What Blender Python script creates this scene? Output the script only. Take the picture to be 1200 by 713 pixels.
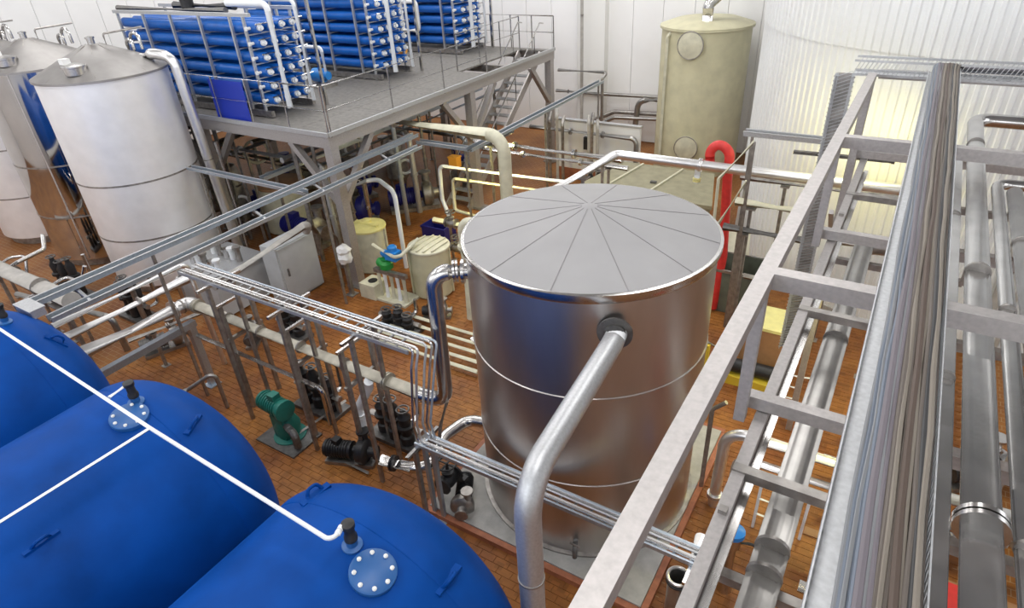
import bpy, math, random
from mathutils import Vector, Matrix
for o in list(bpy.data.objects): bpy.data.objects.remove(o)
S = bpy.context.scene
COL = S.collection
random.seed(7)
# ------------------------------------------------------------------ camera
FPX, PITCH, ROLL, YAW = 737.0, math.radians(31.506), math.radians(-3.600), math.radians(33.324)
EYE = Vector((0, 0, 8.0))
FW = Vector((-math.sin(YAW)*math.cos(PITCH), math.cos(YAW)*math.cos(PITCH), -math.sin(PITCH)))
_r = Vector((math.cos(YAW), math.sin(YAW), 0)); _u = _r.cross(FW)
RT = _r*math.cos(ROLL) + _u*math.sin(ROLL); UP = -_r*math.sin(ROLL) + _u*math.cos(ROLL)
cam_d = bpy.data.cameras.new('camera'); cam_d.sensor_width = 36; cam_d.lens = FPX/1200*36; cam_d.clip_end = 200; cam_d.clip_start = .05
cam = bpy.data.objects.new('camera', cam_d); COL.objects.link(cam)
M = Matrix((RT, UP, -FW)).transposed().to_4x4(); M.translation = EYE
cam.matrix_world = M
S.camera = cam
def A(x, y, z):
    "the point at height z seen at pixel x, y of the 1200x713 frame"
    d = FW*FPX + RT*(x-600) - UP*(y-356.5)
    return EYE + d*((z-EYE.z)/d.z)
def AY(x, y, Y):
    d = FW*FPX + RT*(x-600) - UP*(y-356.5)
    return EYE + d*(Y/d.y)
# ------------------------------------------------------------------ world, light, exposure
W = bpy.data.worlds.new('world'); S.world = W; W.use_nodes = True
W.node_tree.nodes['Background'].inputs[0].default_value = (.75, .85, 1, 1)
W.node_tree.nodes['Background'].inputs[1].default_value = .6
def area(name, loc, sx, sy, power, col=(1, 1, 1), aim=None):
    l = bpy.data.lights.new(name, 'AREA'); l.shape = 'RECTANGLE'; l.size = sx; l.size_y = sy; l.energy = power; l.color = col
    o = bpy.data.objects.new(name, l); o.location = loc; COL.objects.link(o)
    if aim: o.rotation_euler = (Vector(aim)-Vector(loc)).to_track_quat('-Z', 'Y').to_euler()
    return o
for i, x in enumerate((-22.5, -15.5, -8.5, -1.5)):
    for j, y in enumerate((2.5, 11, 19)):
        area('skylight_light', (x, y, 11.4), 2.2, 5.5, (205, 215, 330)[j], (1, .985, .97))
for x in (-22, -13, -4, 5): area('window_light', (x, -4.9, 7.6), 6, 3.4, 150, (.97, .985, 1), (x, 5, 6.6))  # added fill from behind the camera, brightens walls and tank fronts
for y in (1.5, 10.5): area('window_light', (8.35, y, 7.6), 6, 3.4, 60, (.97, .985, 1), (0, y, 6.6))  # weaker added fill from the unseen right wall
S.view_settings.view_transform = 'Standard'; S.view_settings.look = 'None'
S.view_settings.exposure = .42; S.view_settings.gamma = 1
S.view_settings.use_curve_mapping = False
# ------------------------------------------------------------------ materials
def mat(name, col, rough=.5, metal=0., noise=0., nscale=8., bump=0., bscale=30., spec=.5, coat=0., stretch=None, emit=None):
    m = bpy.data.materials.new(name); m.use_nodes = True; nt = m.node_tree; b = nt.nodes['Principled BSDF']
    b.inputs['Base Color'].default_value = (*col, 1); b.inputs['Roughness'].default_value = rough; b.inputs['Metallic'].default_value = metal
    b.inputs['Specular IOR Level'].default_value = spec; b.inputs['Coat Weight'].default_value = coat
    if emit: b.inputs['Emission Color'].default_value = (*col, 1); b.inputs['Emission Strength'].default_value = emit
    tc = nt.nodes.new('ShaderNodeTexCoord'); src = tc.outputs['Object']
    if stretch:
        mp = nt.nodes.new('ShaderNodeMapping'); mp.inputs['Scale'].default_value = stretch; nt.links.new(src, mp.inputs[0]); src = mp.outputs[0]
    if noise:
        n = nt.nodes.new('ShaderNodeTexNoise'); n.inputs['Scale'].default_value = nscale; n.inputs['Detail'].default_value = 5
        nt.links.new(src, n.inputs['Vector'])
        r = nt.nodes.new('ShaderNodeValToRGB'); r.color_ramp.elements[0].position = .3; r.color_ramp.elements[1].position = .7
        r.color_ramp.elements[0].color = tuple(c*(1-noise) for c in col)+(1,); r.color_ramp.elements[1].color = tuple(min(1, c*(1+noise)) for c in col)+(1,)
        nt.links.new(n.outputs[0], r.inputs[0]); nt.links.new(r.outputs[0], b.inputs['Base Color'])
        mr = nt.nodes.new('ShaderNodeMapRange'); mr.inputs['To Min'].default_value = max(.03, rough*(1-noise*.5)); mr.inputs['To Max'].default_value = min(1, rough*(1+noise*.5))
        nt.links.new(n.outputs[0], mr.inputs[0]); nt.links.new(mr.outputs[0], b.inputs['Roughness'])
    if bump:
        n2 = nt.nodes.new('ShaderNodeTexNoise'); n2.inputs['Scale'].default_value = bscale; n2.inputs['Detail'].default_value = 4
        nt.links.new(src, n2.inputs['Vector'])
        bp = nt.nodes.new('ShaderNodeBump'); bp.inputs['Strength'].default_value = bump; bp.inputs['Distance'].default_value = .01
        nt.links.new(n2.outputs[0], bp.inputs['Height']); nt.links.new(bp.outputs[0], b.inputs['Normal'])
    return m
MT = dict(
 steel=mat('stainless_steel', (.60, .585, .57), .24, 1, .10, 5, .03, 40),
 polish=mat('polished_steel', (.78, .77, .765), .30, .88, .06, 3),
 brushed=mat('brushed_pale_steel', (.93, .925, .935), .40, .45, .04, 3),
 mirror=mat('mirror_steel', (.62, .61, .60), .07, 1, .05, 2),
 satin=mat('satin_tank_steel', (.55, .52, .50), .36, 1, .10, 2.2, .04, 60, stretch=(1, 1, .25)),
 lid=mat('matt_steel_lid', (.345, .34, .345), .62, .3, .05, 1.5),
 seam=mat('weld_seam', (.27, .26, .265), .5, .4),
 dull=mat('dull_grey_pipe', (.36, .35, .335), .32, .85, .12, 6),
 basin=mat('olive_beige_basin', (.27, .25, .165), .55, 0, .15, 4),
 cone=mat('dull_cone_steel', (.36, .345, .335), .5, .8, .1, 3),
 head=mat('weathered_header', (.42, .395, .33), .42, .5, .2, 6),
 galv=mat('galvanised_steel', (.56, .57, .585), .48, .85, .10, 40),
 blueg=mat('blue_grey_galvanised', (.47, .53, .60), .42, .8, .1, 30),
 tube=mat('brushed_square_tube', (.44, .415, .405), .5, .6, .10, 30),
 dark=mat('dark_steel', (.17, .165, .16), .5, .7, .3, 12),
 grime=mat('tarnished_steel', (.36, .34, .32), .45, .85, .3, 8),
 paintg=mat('grey_paint', (.42, .40, .37), .55, 0, .15, 6),
 deck=mat('deck_plate', (.19, .18, .165), .65, .2, .25, 9, .3, 60),
 blue=mat('blue_vessel_gelcoat', (.0022, .056, .28), .48, 0, .22, 1.6, .12, 22, .08, 0),
 bluelid=mat('blue_flange', (.02, .11, .33), .4),
 ro=mat('blue_membrane_tube', (.008, .115, .46), .3, 0, .12, 3),
 panelb=mat('deep_blue_sheet', (.01, .035, .40), .4),
 white=mat('white_paint', (.82, .82, .80), .45),
 wall=mat('white_wall_panel', (.88, .88, .88), .55, 0, .02, 1),
 clad=mat('white_profiled_cladding', (.84, .86, .86), .4, .1, .03, 1),
 pvc=mat('white_pvc', (.80, .82, .84), .35),
 beige=mat('beige_tank_paint', (.56, .53, .36), .5, 0, .1, 2.5, .05, 10),
 beige2=mat('pale_beige_paint', (.58, .56, .43), .5, 0, .12, 5),
 ylid=mat('yellow_lid', (.78, .72, .30), .5, 0, .08, 6),
 brown=mat('brown_lid', (.36, .19, .09), .6, 0, .15, 5),
 black=mat('black_cast_iron', (.025, .025, .027), .45, .2, .3, 15),
 rubber=mat('black_rubber', (.03, .03, .03), .7),
 green=mat('teal_machine_paint', (.015, .17, .135), .45, 0, .12, 8),
 green2=mat('bright_green_paint', (.02, .28, .05), .4),
 blue2=mat('bright_blue_paint', (.02, .22, .62), .4),
 navy=mat('navy_plastic', (.012, .014, .17), .45),
 red=mat('red_hose', (.62, .035, .03), .45, 0, .12, 10),
 orange=mat('orange_plastic', (.80, .36, .04), .5),
 yellow=mat('yellow_paint', (.70, .52, .05), .5),
 concrete=mat('concrete', (.42, .41, .385), .8, 0, .15, 6, .25, 25),
 kerb=mat('red_kerb_tile', (.36, .13, .065), .6, 0, .2, 9),
 tile=None,
 lamp=mat('lamp_tube', (1., .84, .4), .4, emit=4.),
 bag=mat('white_plastic_film', (.85, .85, .84), .35, 0, 0, 8, .8, 14),
 roofing=mat('grey_roof_sheet', (.24, .245, .25), .6, 0, .05, 2),
 cab=mat('pale_grey_cabinet', (.52, .54, .55), .45, .1, .05, 4),
 olive=mat('olive_container', (.12, .135, .105), .5, .1, .2, 5),
)
def tile_mat(name, slab):
    m = bpy.data.materials.new(name); m.use_nodes = True; nt = m.node_tree; b = nt.nodes['Principled BSDF']
    tc = nt.nodes.new('ShaderNodeTexCoord'); ge = nt.nodes.new('ShaderNodeNewGeometry')
    n = nt.nodes.new('ShaderNodeTexNoise'); n.inputs['Scale'].default_value = .9; n.inputs['Detail'].default_value = 6
    nt.links.new(ge.outputs['Position'], n.inputs['Vector'])
    r = nt.nodes.new('ShaderNodeValToRGB'); e = r.color_ramp.elements
    e[0].position = .32; e[0].color = (.185, .060, .016, 1); e[1].position = .68; e[1].color = (.33, .135, .032, 1)
    nt.links.new(n.outputs[0], r.inputs[0])
    if slab:
        br = nt.nodes.new('ShaderNodeTexBrick'); br.inputs['Scale'].default_value = 1; br.inputs['Brick Width'].default_value = .24; br.inputs['Row Height'].default_value = .12
        br.inputs['Mortar Size'].default_value = .005; br.inputs['Mortar'].default_value = (.36, .24, .13, 1)
        nt.links.new(ge.outputs['Position'], br.inputs['Vector']); nt.links.new(r.outputs[0], br.inputs['Color1']); nt.links.new(r.outputs[0], br.inputs['Color2'])
        nt.links.new(br.outputs[0], b.inputs['Base Color'])
    else:
        oi = nt.nodes.new('ShaderNodeObjectInfo'); hs = nt.nodes.new('ShaderNodeHueSaturation')
        rn = nt.nodes.new('ShaderNodeTexWhiteNoise'); rn.noise_dimensions = '3D'
        sn = nt.nodes.new('ShaderNodeVectorMath'); sn.operation = 'SNAP'; sn.inputs[1].default_value = (.12, .12, 10)
        nt.links.new(ge.outputs['Position'], sn.inputs[0]); nt.links.new(sn.outputs[0], rn.inputs['Vector'])
        mr = nt.nodes.new('ShaderNodeMapRange'); mr.inputs['To Min'].default_value = .82; mr.inputs['To Max'].default_value = 1.15
        nt.links.new(rn.outputs[0], mr.inputs[0]); nt.links.new(mr.outputs[0], hs.inputs['Value']); nt.links.new(r.outputs[0], hs.inputs['Color'])
        nt.links.new(hs.outputs[0], b.inputs['Base Color'])
    b.inputs['Roughness'].default_value = .5; b.inputs['Specular IOR Level'].default_value = .3
    return m
MT['tile'] = tile_mat('quarry_tile', False); MT['slab'] = tile_mat('tiled_slab', True)
MT['grout'] = mat('grout', (.36, .24, .13), .8)
# ------------------------------------------------------------------ mesh helpers
V = Vector
def ortho(d):
    d = d.normalized(); u = V((0, 0, 1)) if abs(d.z) < .95 else V((0, 1, 0))
    s = d.cross(u).normalized(); return s, s.cross(d).normalized()
class MB:
    def __init__(s): s.v = []; s.f = []
    def box(s, c, d):
        x, y, z = c; a, b, e = d[0]/2, d[1]/2, d[2]/2; n = len(s.v)
        s.v += [V((x+i*a, y+j*b, z+k*e)) for k in (-1, 1) for j in (-1, 1) for i in (-1, 1)]
        s.f += [[n+i for i in q] for q in ((0, 2, 3, 1), (4, 5, 7, 6), (0, 1, 5, 4), (2, 6, 7, 3), (0, 4, 6, 2), (1, 3, 7, 5))]
        return s
    def beam(s, p, q, w, h):
        p, q = V(p), V(q); d = (q-p); a, b = ortho(d); n = len(s.v)
        for c in (p, q):
            for i, j in ((-1, -1), (1, -1), (1, 1), (-1, 1)): s.v.append(c + a*i*w/2 + b*j*h/2)
        s.f += [[n+3, n+2, n+1, n], [n+4, n+5, n+6, n+7]] + [[n+i, n+(i+1) % 4, n+4+(i+1) % 4, n+4+i] for i in range(4)]
        return s
    def sweep(s, path, rad, n=12, cap=True):
        path = [V(p) for p in path]; m = len(path); base = len(s.v); prev = None
        for i in range(m):
            d = (path[min(i+1, m-1)]-path[max(i-1, 0)]).normalized()
            if prev is None: a, b = ortho(d)
            else:
                a = (prev - d*prev.dot(d)).normalized(); b = d.cross(a)
            prev = a; r = rad[i] if isinstance(rad, (list, tuple)) else rad
            for k in range(n):
                t = 2*math.pi*k/n; s.v.append(path[i] + a*math.cos(t)*r + b*math.sin(t)*r)
        for i in range(m-1):
            for k in range(n):
                k2 = (k+1) % n; s.f.append([base+i*n+k, base+i*n+k2, base+(i+1)*n+k2, base+(i+1)*n+k])
        if cap:
            s.f.append([base+k for k in range(n)][::-1]); s.f.append([base+(m-1)*n+k for k in range(n)])
        return s
    def tube(s, pts, r, fillet=None, n=12):
        return s.sweep(round_path(pts, fillet if fillet is not None else r*2.6), r, n)
    def lathe(s, c, prof, n=24, axis=(0, 0, 1)):
        ax = V(axis).normalized(); a, b = ortho(ax); c = V(c); base = len(s.v); m = len(prof)
        for r, h in prof:
            for k in range(n):
                t = 2*math.pi*k/n; s.v.append(c + ax*h + a*math.cos(t)*r + b*math.sin(t)*r)
        for i in range(m-1):
            for k in range(n):
                k2 = (k+1) % n; s.f.append([base+i*n+k, base+i*n+k2, base+(i+1)*n+k2, base+(i+1)*n+k])
        if prof[0][0] > 1e-5: s.f.append([base+k for k in range(n)][::-1])
        if prof[-1][0] > 1e-5: s.f.append([base+(m-1)*n+k for k in range(n)])
        return s
    def ring(s, c, axis, R, r, n=24, k=8):
        a, b = ortho(V(axis)); c = V(c); base = len(s.v); ax = V(axis).normalized()
        for i in range(n):
            t = 2*math.pi*i/n; d = a*math.cos(t)+b*math.sin(t)
            for j in range(k):
                u = 2*math.pi*j/k; s.v.append(c + d*(R+r*math.cos(u)) + ax*r*math.sin(u))
        for i in range(n):
            for j in range(k):
                s.f.append([base+i*k+j, base+((i+1) % n)*k+j, base+((i+1) % n)*k+(j+1) % k, base+i*k+(j+1) % k])
        return s
    def prism(s, poly, z0, z1):
        n = len(poly); b = len(s.v)
        s.v += [V((x, y, z0)) for x, y in poly] + [V((x, y, z1)) for x, y in poly]
        s.f += [[b+i for i in range(n)][::-1], [b+n+i for i in range(n)]] + [[b+i, b+(i+1) % n, b+n+(i+1) % n, b+n+i] for i in range(n)]
        return s
    def quad(s, *p):
        n = len(s.v); s.v += [V(q) for q in p]; s.f.append(list(range(n, n+len(p)))); return s
def round_path(pts, fillet, seg=7):
    pts = [V(p) for p in pts]; out = [pts[0]]
    for i in range(1, len(pts)-1):
        p, a, b = pts[i], pts[i-1]-pts[i], pts[i+1]-pts[i]
        ang = a.angle(b)
        if ang > 3.1 or fillet <= 0: out.append(p); continue
        t = min(fillet/math.tan(ang/2), a.length*.48, b.length*.48); R = t*math.tan(ang/2)
        an, bn = a.normalized(), b.normalized(); c = p + (an+bn).normalized()*(R/math.sin(ang/2))
        p0, p1 = p+an*t, p+bn*t; u, w = p0-c, p1-c
        th = u.angle(w)
        for k in range(seg+1):
            f = k/seg; out.append(c + (u*math.sin((1-f)*th)+w*math.sin(f*th))/math.sin(th))
    out.append(pts[-1]); return out
def wloc(o):
    l = V((0, 0, 0))
    while o: l = l + o.location; o = o.parent
    return l
def build(mb, name, m, parent=None, origin=None, smooth=35):
    o0 = wloc(parent) if parent else V((0, 0, 0))
    org = V(origin) if origin is not None else V((0, 0, 0))
    me = bpy.data.meshes.new(name)
    me.from_pydata([tuple(v-o0-org) for v in mb.v], [], mb.f); me.update()
    if smooth: me.shade_smooth(); me.set_sharp_from_angle(angle=math.radians(smooth))
    me.materials.append(MT[m] if isinstance(m, str) else m)
    o = bpy.data.objects.new(name, me); COL.objects.link(o); o.parent = parent; o.location = org
    return o
LAB = {}
def tag(o, label, cat, group=None, kind=None):
    o['label'] = label; o['category'] = cat
    if group: o['group'] = group
    if kind: o['kind'] = kind
    k = LAB.setdefault(label, [])
    k.append(group)
    return o
def thing(name, label, cat, loc=(0, 0, 0), group=None):
    o = bpy.data.objects.new(name, None); COL.objects.link(o); o.location = loc; o.empty_display_size = .2
    return tag(o, label, cat, group)
def struct(mb, name, m, parent=None):
    o = build(mb, name, m, parent)
    o['kind'] = 'structure'
    return o
def copy_tree(o, parent=None):
    c = o.copy(); COL.objects.link(c); c.parent = parent
    for ch in list(o.children): copy_tree(ch, c)
    return c
# ------------------------------------------------------------------ the room
X0, X1, Y0, Y1, ZC = -28.0, 8.5, -5.0, 24.0, 11.5
floor = struct(MB().box(((X0+X1)/2, (Y0+Y1)/2, -.11), (X1-X0+.6, Y1-Y0+.6, .2)), 'floor', 'slab')
floor['label'] = 'orange brown quarry tiled factory floor'
wb = struct(MB().box(((X0+X1)/2, Y1+.2, ZC/2), (X1-X0+.8, .3, ZC)), 'wall_back', 'wall')
wl = struct(MB().box((X0-.2, (Y0+Y1)/2, ZC/2), (.3, Y1-Y0, ZC)), 'wall_left', 'wall')
struct(MB().box((X1+.2, (Y0+Y1)/2, ZC/2), (.3, Y1-Y0, ZC)), 'wall_right', 'wall')
struct(MB().box(((X0+X1)/2, Y0-.2, ZC/2), (X1-X0+.8, .3, ZC)), 'wall_front', 'wall')
struct(MB().box(((X0+X1)/2, (Y0+Y1)/2, ZC+.1), (X1-X0+.8, Y1-Y0+.8, .2)), 'ceiling', 'roofing')
def window(n, c, axis):  # unseen windows added around the fill lights, behind and beside the camera
    c = V(c); w_, h_ = 6.2, 3.6
    def b(u, z, du, dz, th): return MB().box(c+(V((u, 0, z)) if axis == 'x' else V((0, u, z))), (du, th, dz) if axis == 'x' else (th, du, dz))
    wn = struct(b(0, h_/2, w_, .12, .16), 'window_%d' % n, 'white')
    build(b(0, -h_/2, w_, .12, .16), 'window_sill', 'white', wn)
    for u in (-w_/2, -w_/6, w_/6, w_/2): build(b(u, 0, .1, h_, .14), 'window_frame', 'white', wn)
    for u in (-w_/3, 0, w_/3): build(b(u, 0, w_/3-.1, h_-.12, .02), 'pane', 'pane', wn)
MT['pane'] = mat('bright_window_pane', (.9, .95, 1), .2, emit=1.4)  # panes glow as part of the added fill
for i, x in enumerate((-22, -13, -4, 5)): window(i+1, (x, -4.99, 7.6), 'x')
for i, y in enumerate((1.5, 10.5)): window(i+5, (8.46, y, 7.6), 'y')
# insulated wall panels, each a board of its own
me0 = None
w = 1.15; k = 0; x = X0
while x < X1-.3:
    if me0 is None:
        p = build(MB().box((0, 0, 0), (w-.02, .05, ZC-.02)), 'wall_panel', 'wall', None); me0 = p.data
    else:
        p = bpy.data.objects.new('wall_panel', me0); COL.objects.link(p)
    p.parent = wb; p.location = (x+w/2, Y1+.026, ZC/2+.01); x += w
me1 = None; y = Y0
while y < Y1-.3:
    if me1 is None:
        p = build(MB().box((0, 0, 0), (.05, w-.02, ZC-.02)), 'wall_panel', 'wall', None); me1 = p.data
    else:
        p = bpy.data.objects.new('wall_panel', me1); COL.objects.link(p)
    p.parent = wl; p.location = (X0-.026, y+w/2, ZC/2+.01); y += w
struct(MB().box((-11.15, Y1-.18, ZC/2), (1.15, .36, ZC)), 'trim_1', 'white')   # wall pilaster
# floor tiles: 300 of the nearest as pieces, the rest joined
def in_any(x, y, rs): return any(a <= x <= b and c <= y <= d for a, b, c, d in rs)
near = [(-8.9, -6.25, 4.2, 5.75), (-1.35, .15, 4.6, 7.3)]
PAD = (-5.05, -1.52, 4.95, 8.75)
tm = None; rest = MB(); cnt = 0
j = 0; y = 1.5
while y < 15:
    x = -13.5 + (.12 if j % 2 else 0)
    while x < 1.9:
        cx, cy = x+.12, y+.06
        if not (PAD[0]-.12 < cx < PAD[1]+.12 and PAD[2]-.06 < cy < PAD[3]+.06):
            if in_any(cx, cy, near) and cnt < 298:
                if tm is None:
                    t = build(MB().box((0, 0, 0), (.232, .112, .016)), 'tile', 'tile', None, smooth=0); tm = t.data
                else:
                    t = bpy.data.objects.new('tile', tm); COL.objects.link(t)
                t.parent = floor; t.location = (cx, cy, -.006+random.uniform(-.0015, .0015)); cnt += 1
            else:
                rest.box((cx, cy, -.006+random.uniform(-.0015, .0015)), (.232, .112, .016))
        x += .24
    y += .12; j += 1
rt = build(rest, 'floor_tiles', 'tile', floor, smooth=0); rt['kind'] = 'stuff'
# ------------------------------------------------------------------ big steel tank in the middle
def big_tank():
    c = V((-3.2, 6.8, 0)); R = 1.63
    pad = struct(MB().box(((PAD[0]+PAD[1])/2, (PAD[2]+PAD[3])/2, .06), (PAD[1]-PAD[0], PAD[3]-PAD[2], .12)), 'floor_plinth', 'concrete')
    kb = MB(); x0, x1, y0, y1 = PAD
    for q in (((x0-.05, y0-.05, .05), (x1+.05, y0-.05, .05)), ((x0-.05, y1+.05, .05), (x1+.05, y1+.05, .05)), ((x0-.05, y0, .05), (x0-.05, y1, .05)), ((x1+.05, y0, .05), (x1+.05, y1, .05))):
        kb.beam(q[0], q[1], .09, .1)
    build(kb, 'kerb', 'kerb', pad)
    t = thing('storage_tank', 'tall round stainless steel tank with shallow cone lid on concrete plinth', 'tank', c+V((0, 0, .12)))
    prof = [(R, .12)]
    for z in (1.5, 3.0): prof += [(R, z-.03), (R+.012, z-.02), (R+.012, z+.02), (R, z+.03)]
    prof += [(R, 4.42)]
    build(MB().lathe(c, prof, 96), 'shell', 'satin', t)
    build(MB().lathe(c, [(R+.002, 4.38), (R+.03, 4.38), (R+.045, 4.42), (R+.045, 4.49), (R+.02, 4.5), (R-.02, 4.5)], 96), 'rim_band', 'steel', t)
    roof = build(MB().lathe(c, [(R+.03, 4.495), (.1, 4.83), (0.001, 4.84)], 96), 'roof', 'lid', t)
    for k in range(12):
        a = 2*math.pi*(k+.35)/12; d = V((math.cos(a), math.sin(a), 0))
        build(MB().beam(c+d*.1+V((0, 0, 4.832)), c+d*R+V((0, 0, 4.505)), .009, .005), 'roof_seam', 'seam', roof)
    for z in (0.75, 2.25, 3.7):                                        # vertical weld of each strake
        a = math.radians(-70+z*40); d = V((math.cos(a), math.sin(a), 0))
        build(MB().beam(c+d*(R+.002)+V((0, 0, z-.7)), c+d*(R+.002)+V((0, 0, z+.66)), .01, .008), 'weld', 'steel', t)
    # manhole cover low on the side facing the rack and a drain cock
    p = V((-2.62, 5.24, .42)); d = (p-c); d.z = 0; d.normalize()
    dr = build(MB().tube([p-d*.06, p+d*.14, p+d*.14-V((0, 0, .16))], .035, n=10), 'drain_cock', 'dark', t)
    build(MB().beam(p+d*.1+V((-.08, 0, .05)), p+d*.1+V((.08, 0, .05)), .02, .02), 'handle', 'grime', dr)
    build(MB().lathe(c, [(R, .12), (R+.06, .12), (R+.06, .15), (R, .16)], 64), 'foot_ring', 'grime', t)
    # outlet nozzle where the big overflow pipe leaves
    n = V((-2.24, 5.48, 4.02)); d = V((.3, -1, 0)).normalized()
    build(MB().lathe(n-d*.08, [(.13, 0), (.13, .14), (.2, .14), (.2, .17), (.13, .17), (.13, .2)], 24, d), 'outlet_nozzle', 'dark', t)
    n = V((-4.55, 6.02, 3.95)); d = V((-.9, -.5, 0)).normalized()
    build(MB().lathe(n, [(.11, 0), (.11, .12), (.17, .12), (.17, .16)], 24, d), 'inlet_nozzle', 'steel', t)
big_tank()
def flange(mb_c, axis, r, th=.035, bolts=0):
    m = MB().lathe(V(mb_c)-V(axis).normalized()*th/2, [(r*.6, 0), (r, 0), (r, th), (r*.6, th)], 20, axis)
    return m
def pipe(name, label, pts, r, m='steel', fl=(), fillet=None, group=None, cat='pipe', n=14, cl=(), supports=(), fm=None):
    "a run of pipe; fl / cl: (segment, fraction) of flanges and clamps; supports: fractions on the floor as (segment, fraction)"
    pts = [V(p) for p in pts]
    low = min(pts, key=lambda p: p.z)
    if not fl and not cl and not supports:
        o = build(MB().tube(pts, r, fillet, n), name, m, None, low)
        return tag(o, label, cat, group)
    t = thing(name, label, cat, low, group)
    build(MB().tube(pts, r, fillet, n), 'tube', m, t)
    for s, f in fl:
        p = pts[s].lerp(pts[s+1], f); d = pts[s+1]-pts[s]
        mb = MB()
        for sg in (-1, 1):
            mb.lathe(p+d.normalized()*sg*.022-d.normalized()*.015, [(r*.98, 0), (r*1.36, 0), (r*1.36, .03), (r*.98, .03)], 20, d)
        build(mb, 'flange', fm or m, t)
    for s, f in cl:
        p = pts[s].lerp(pts[s+1], f); d = pts[s+1]-pts[s]
        build(MB().lathe(p-d.normalized()*.02, [(r*.99, 0), (r*1.06, 0), (r*1.06, .025), (r*.99, .025)], 20, d), 'clamp', 'grime', t)
    for s, f in supports:
        p = pts[s].lerp(pts[s+1], f)
        build(MB().beam((p.x, p.y, 0), (p.x, p.y, p.z-r*.9), .06, .06).box((p.x, p.y, p.z-r), (r*2.2, r*2.2, .03)).box((p.x, p.y, .006), (.16, .16, .012)), 'support', 'grime', t)
    return t
pipe('overflow_pipe', 'thick pale steel pipe sloping from tank lid edge and bending down to floor', [(-2.2, 5.42, 4.02), (-2.14, 5.15, 4.06), (-1.98, 3.05, 4.02), (-1.95, 3.0, .0)], .12, 'galv', fillet=.4, n=20, cl=((2, .3),))
pipe('riser_pipe', 'steel pipe rising beside big tank and turning into its upper wall', [(-4.66, 5.98, 3.95), (-5.02, 5.72, 3.95), (-5.0, 5.62, 1.78), (-5.45, 5.55, 1.78)], .115, 'steel', fillet=.28, n=18, fl=((0, .3),))
# ------------------------------------------------------------------ blue pressure vessels
VR, VZ, VY, VD = 1.6, 1.9, 2.45, .85
VX = (-3.38, -6.95, -10.6, -14.25)
def on_vessel(px, py, k):
    d = (FW*FPX + RT*(px-600) - UP*(py-356.5)).normalized(); t = 1.0
    while t < 30:
        p = EYE+d*t; q = V((p.x-VX[k], 0, p.z-VZ)); rr = q.length/VR
        e = rr if p.y <= VY else math.sqrt(rr*rr+((p.y-VY)/VD)**2)
        if e <= 1:
            n = V((q.x, 0, q.z)) if p.y <= VY else V((q.x/VR**2, (p.y-VY)/VD**2, q.z/VR**2))
            return p, n.normalized()
        t += .01
    return None, None
vlabels = ('blue horizontal pressure vessel with round bolted cover and white pipe elbow on top',
           'blue horizontal pressure vessel under the crossing of two white pipes',
           'blue horizontal pressure vessel next to the galvanised pipe bundle',
           'blue horizontal pressure vessel at the far end of the row')
vnoz = [(413, 640), (160, 472), (6, 378)]
vfl = [(437, 672), (152, 490), None]
vlug = [[(525, 680), (262, 575)][:1] + [(370, 580)], [(226, 498), (48, 636)], [(66, 400)]]
tops = []
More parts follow.
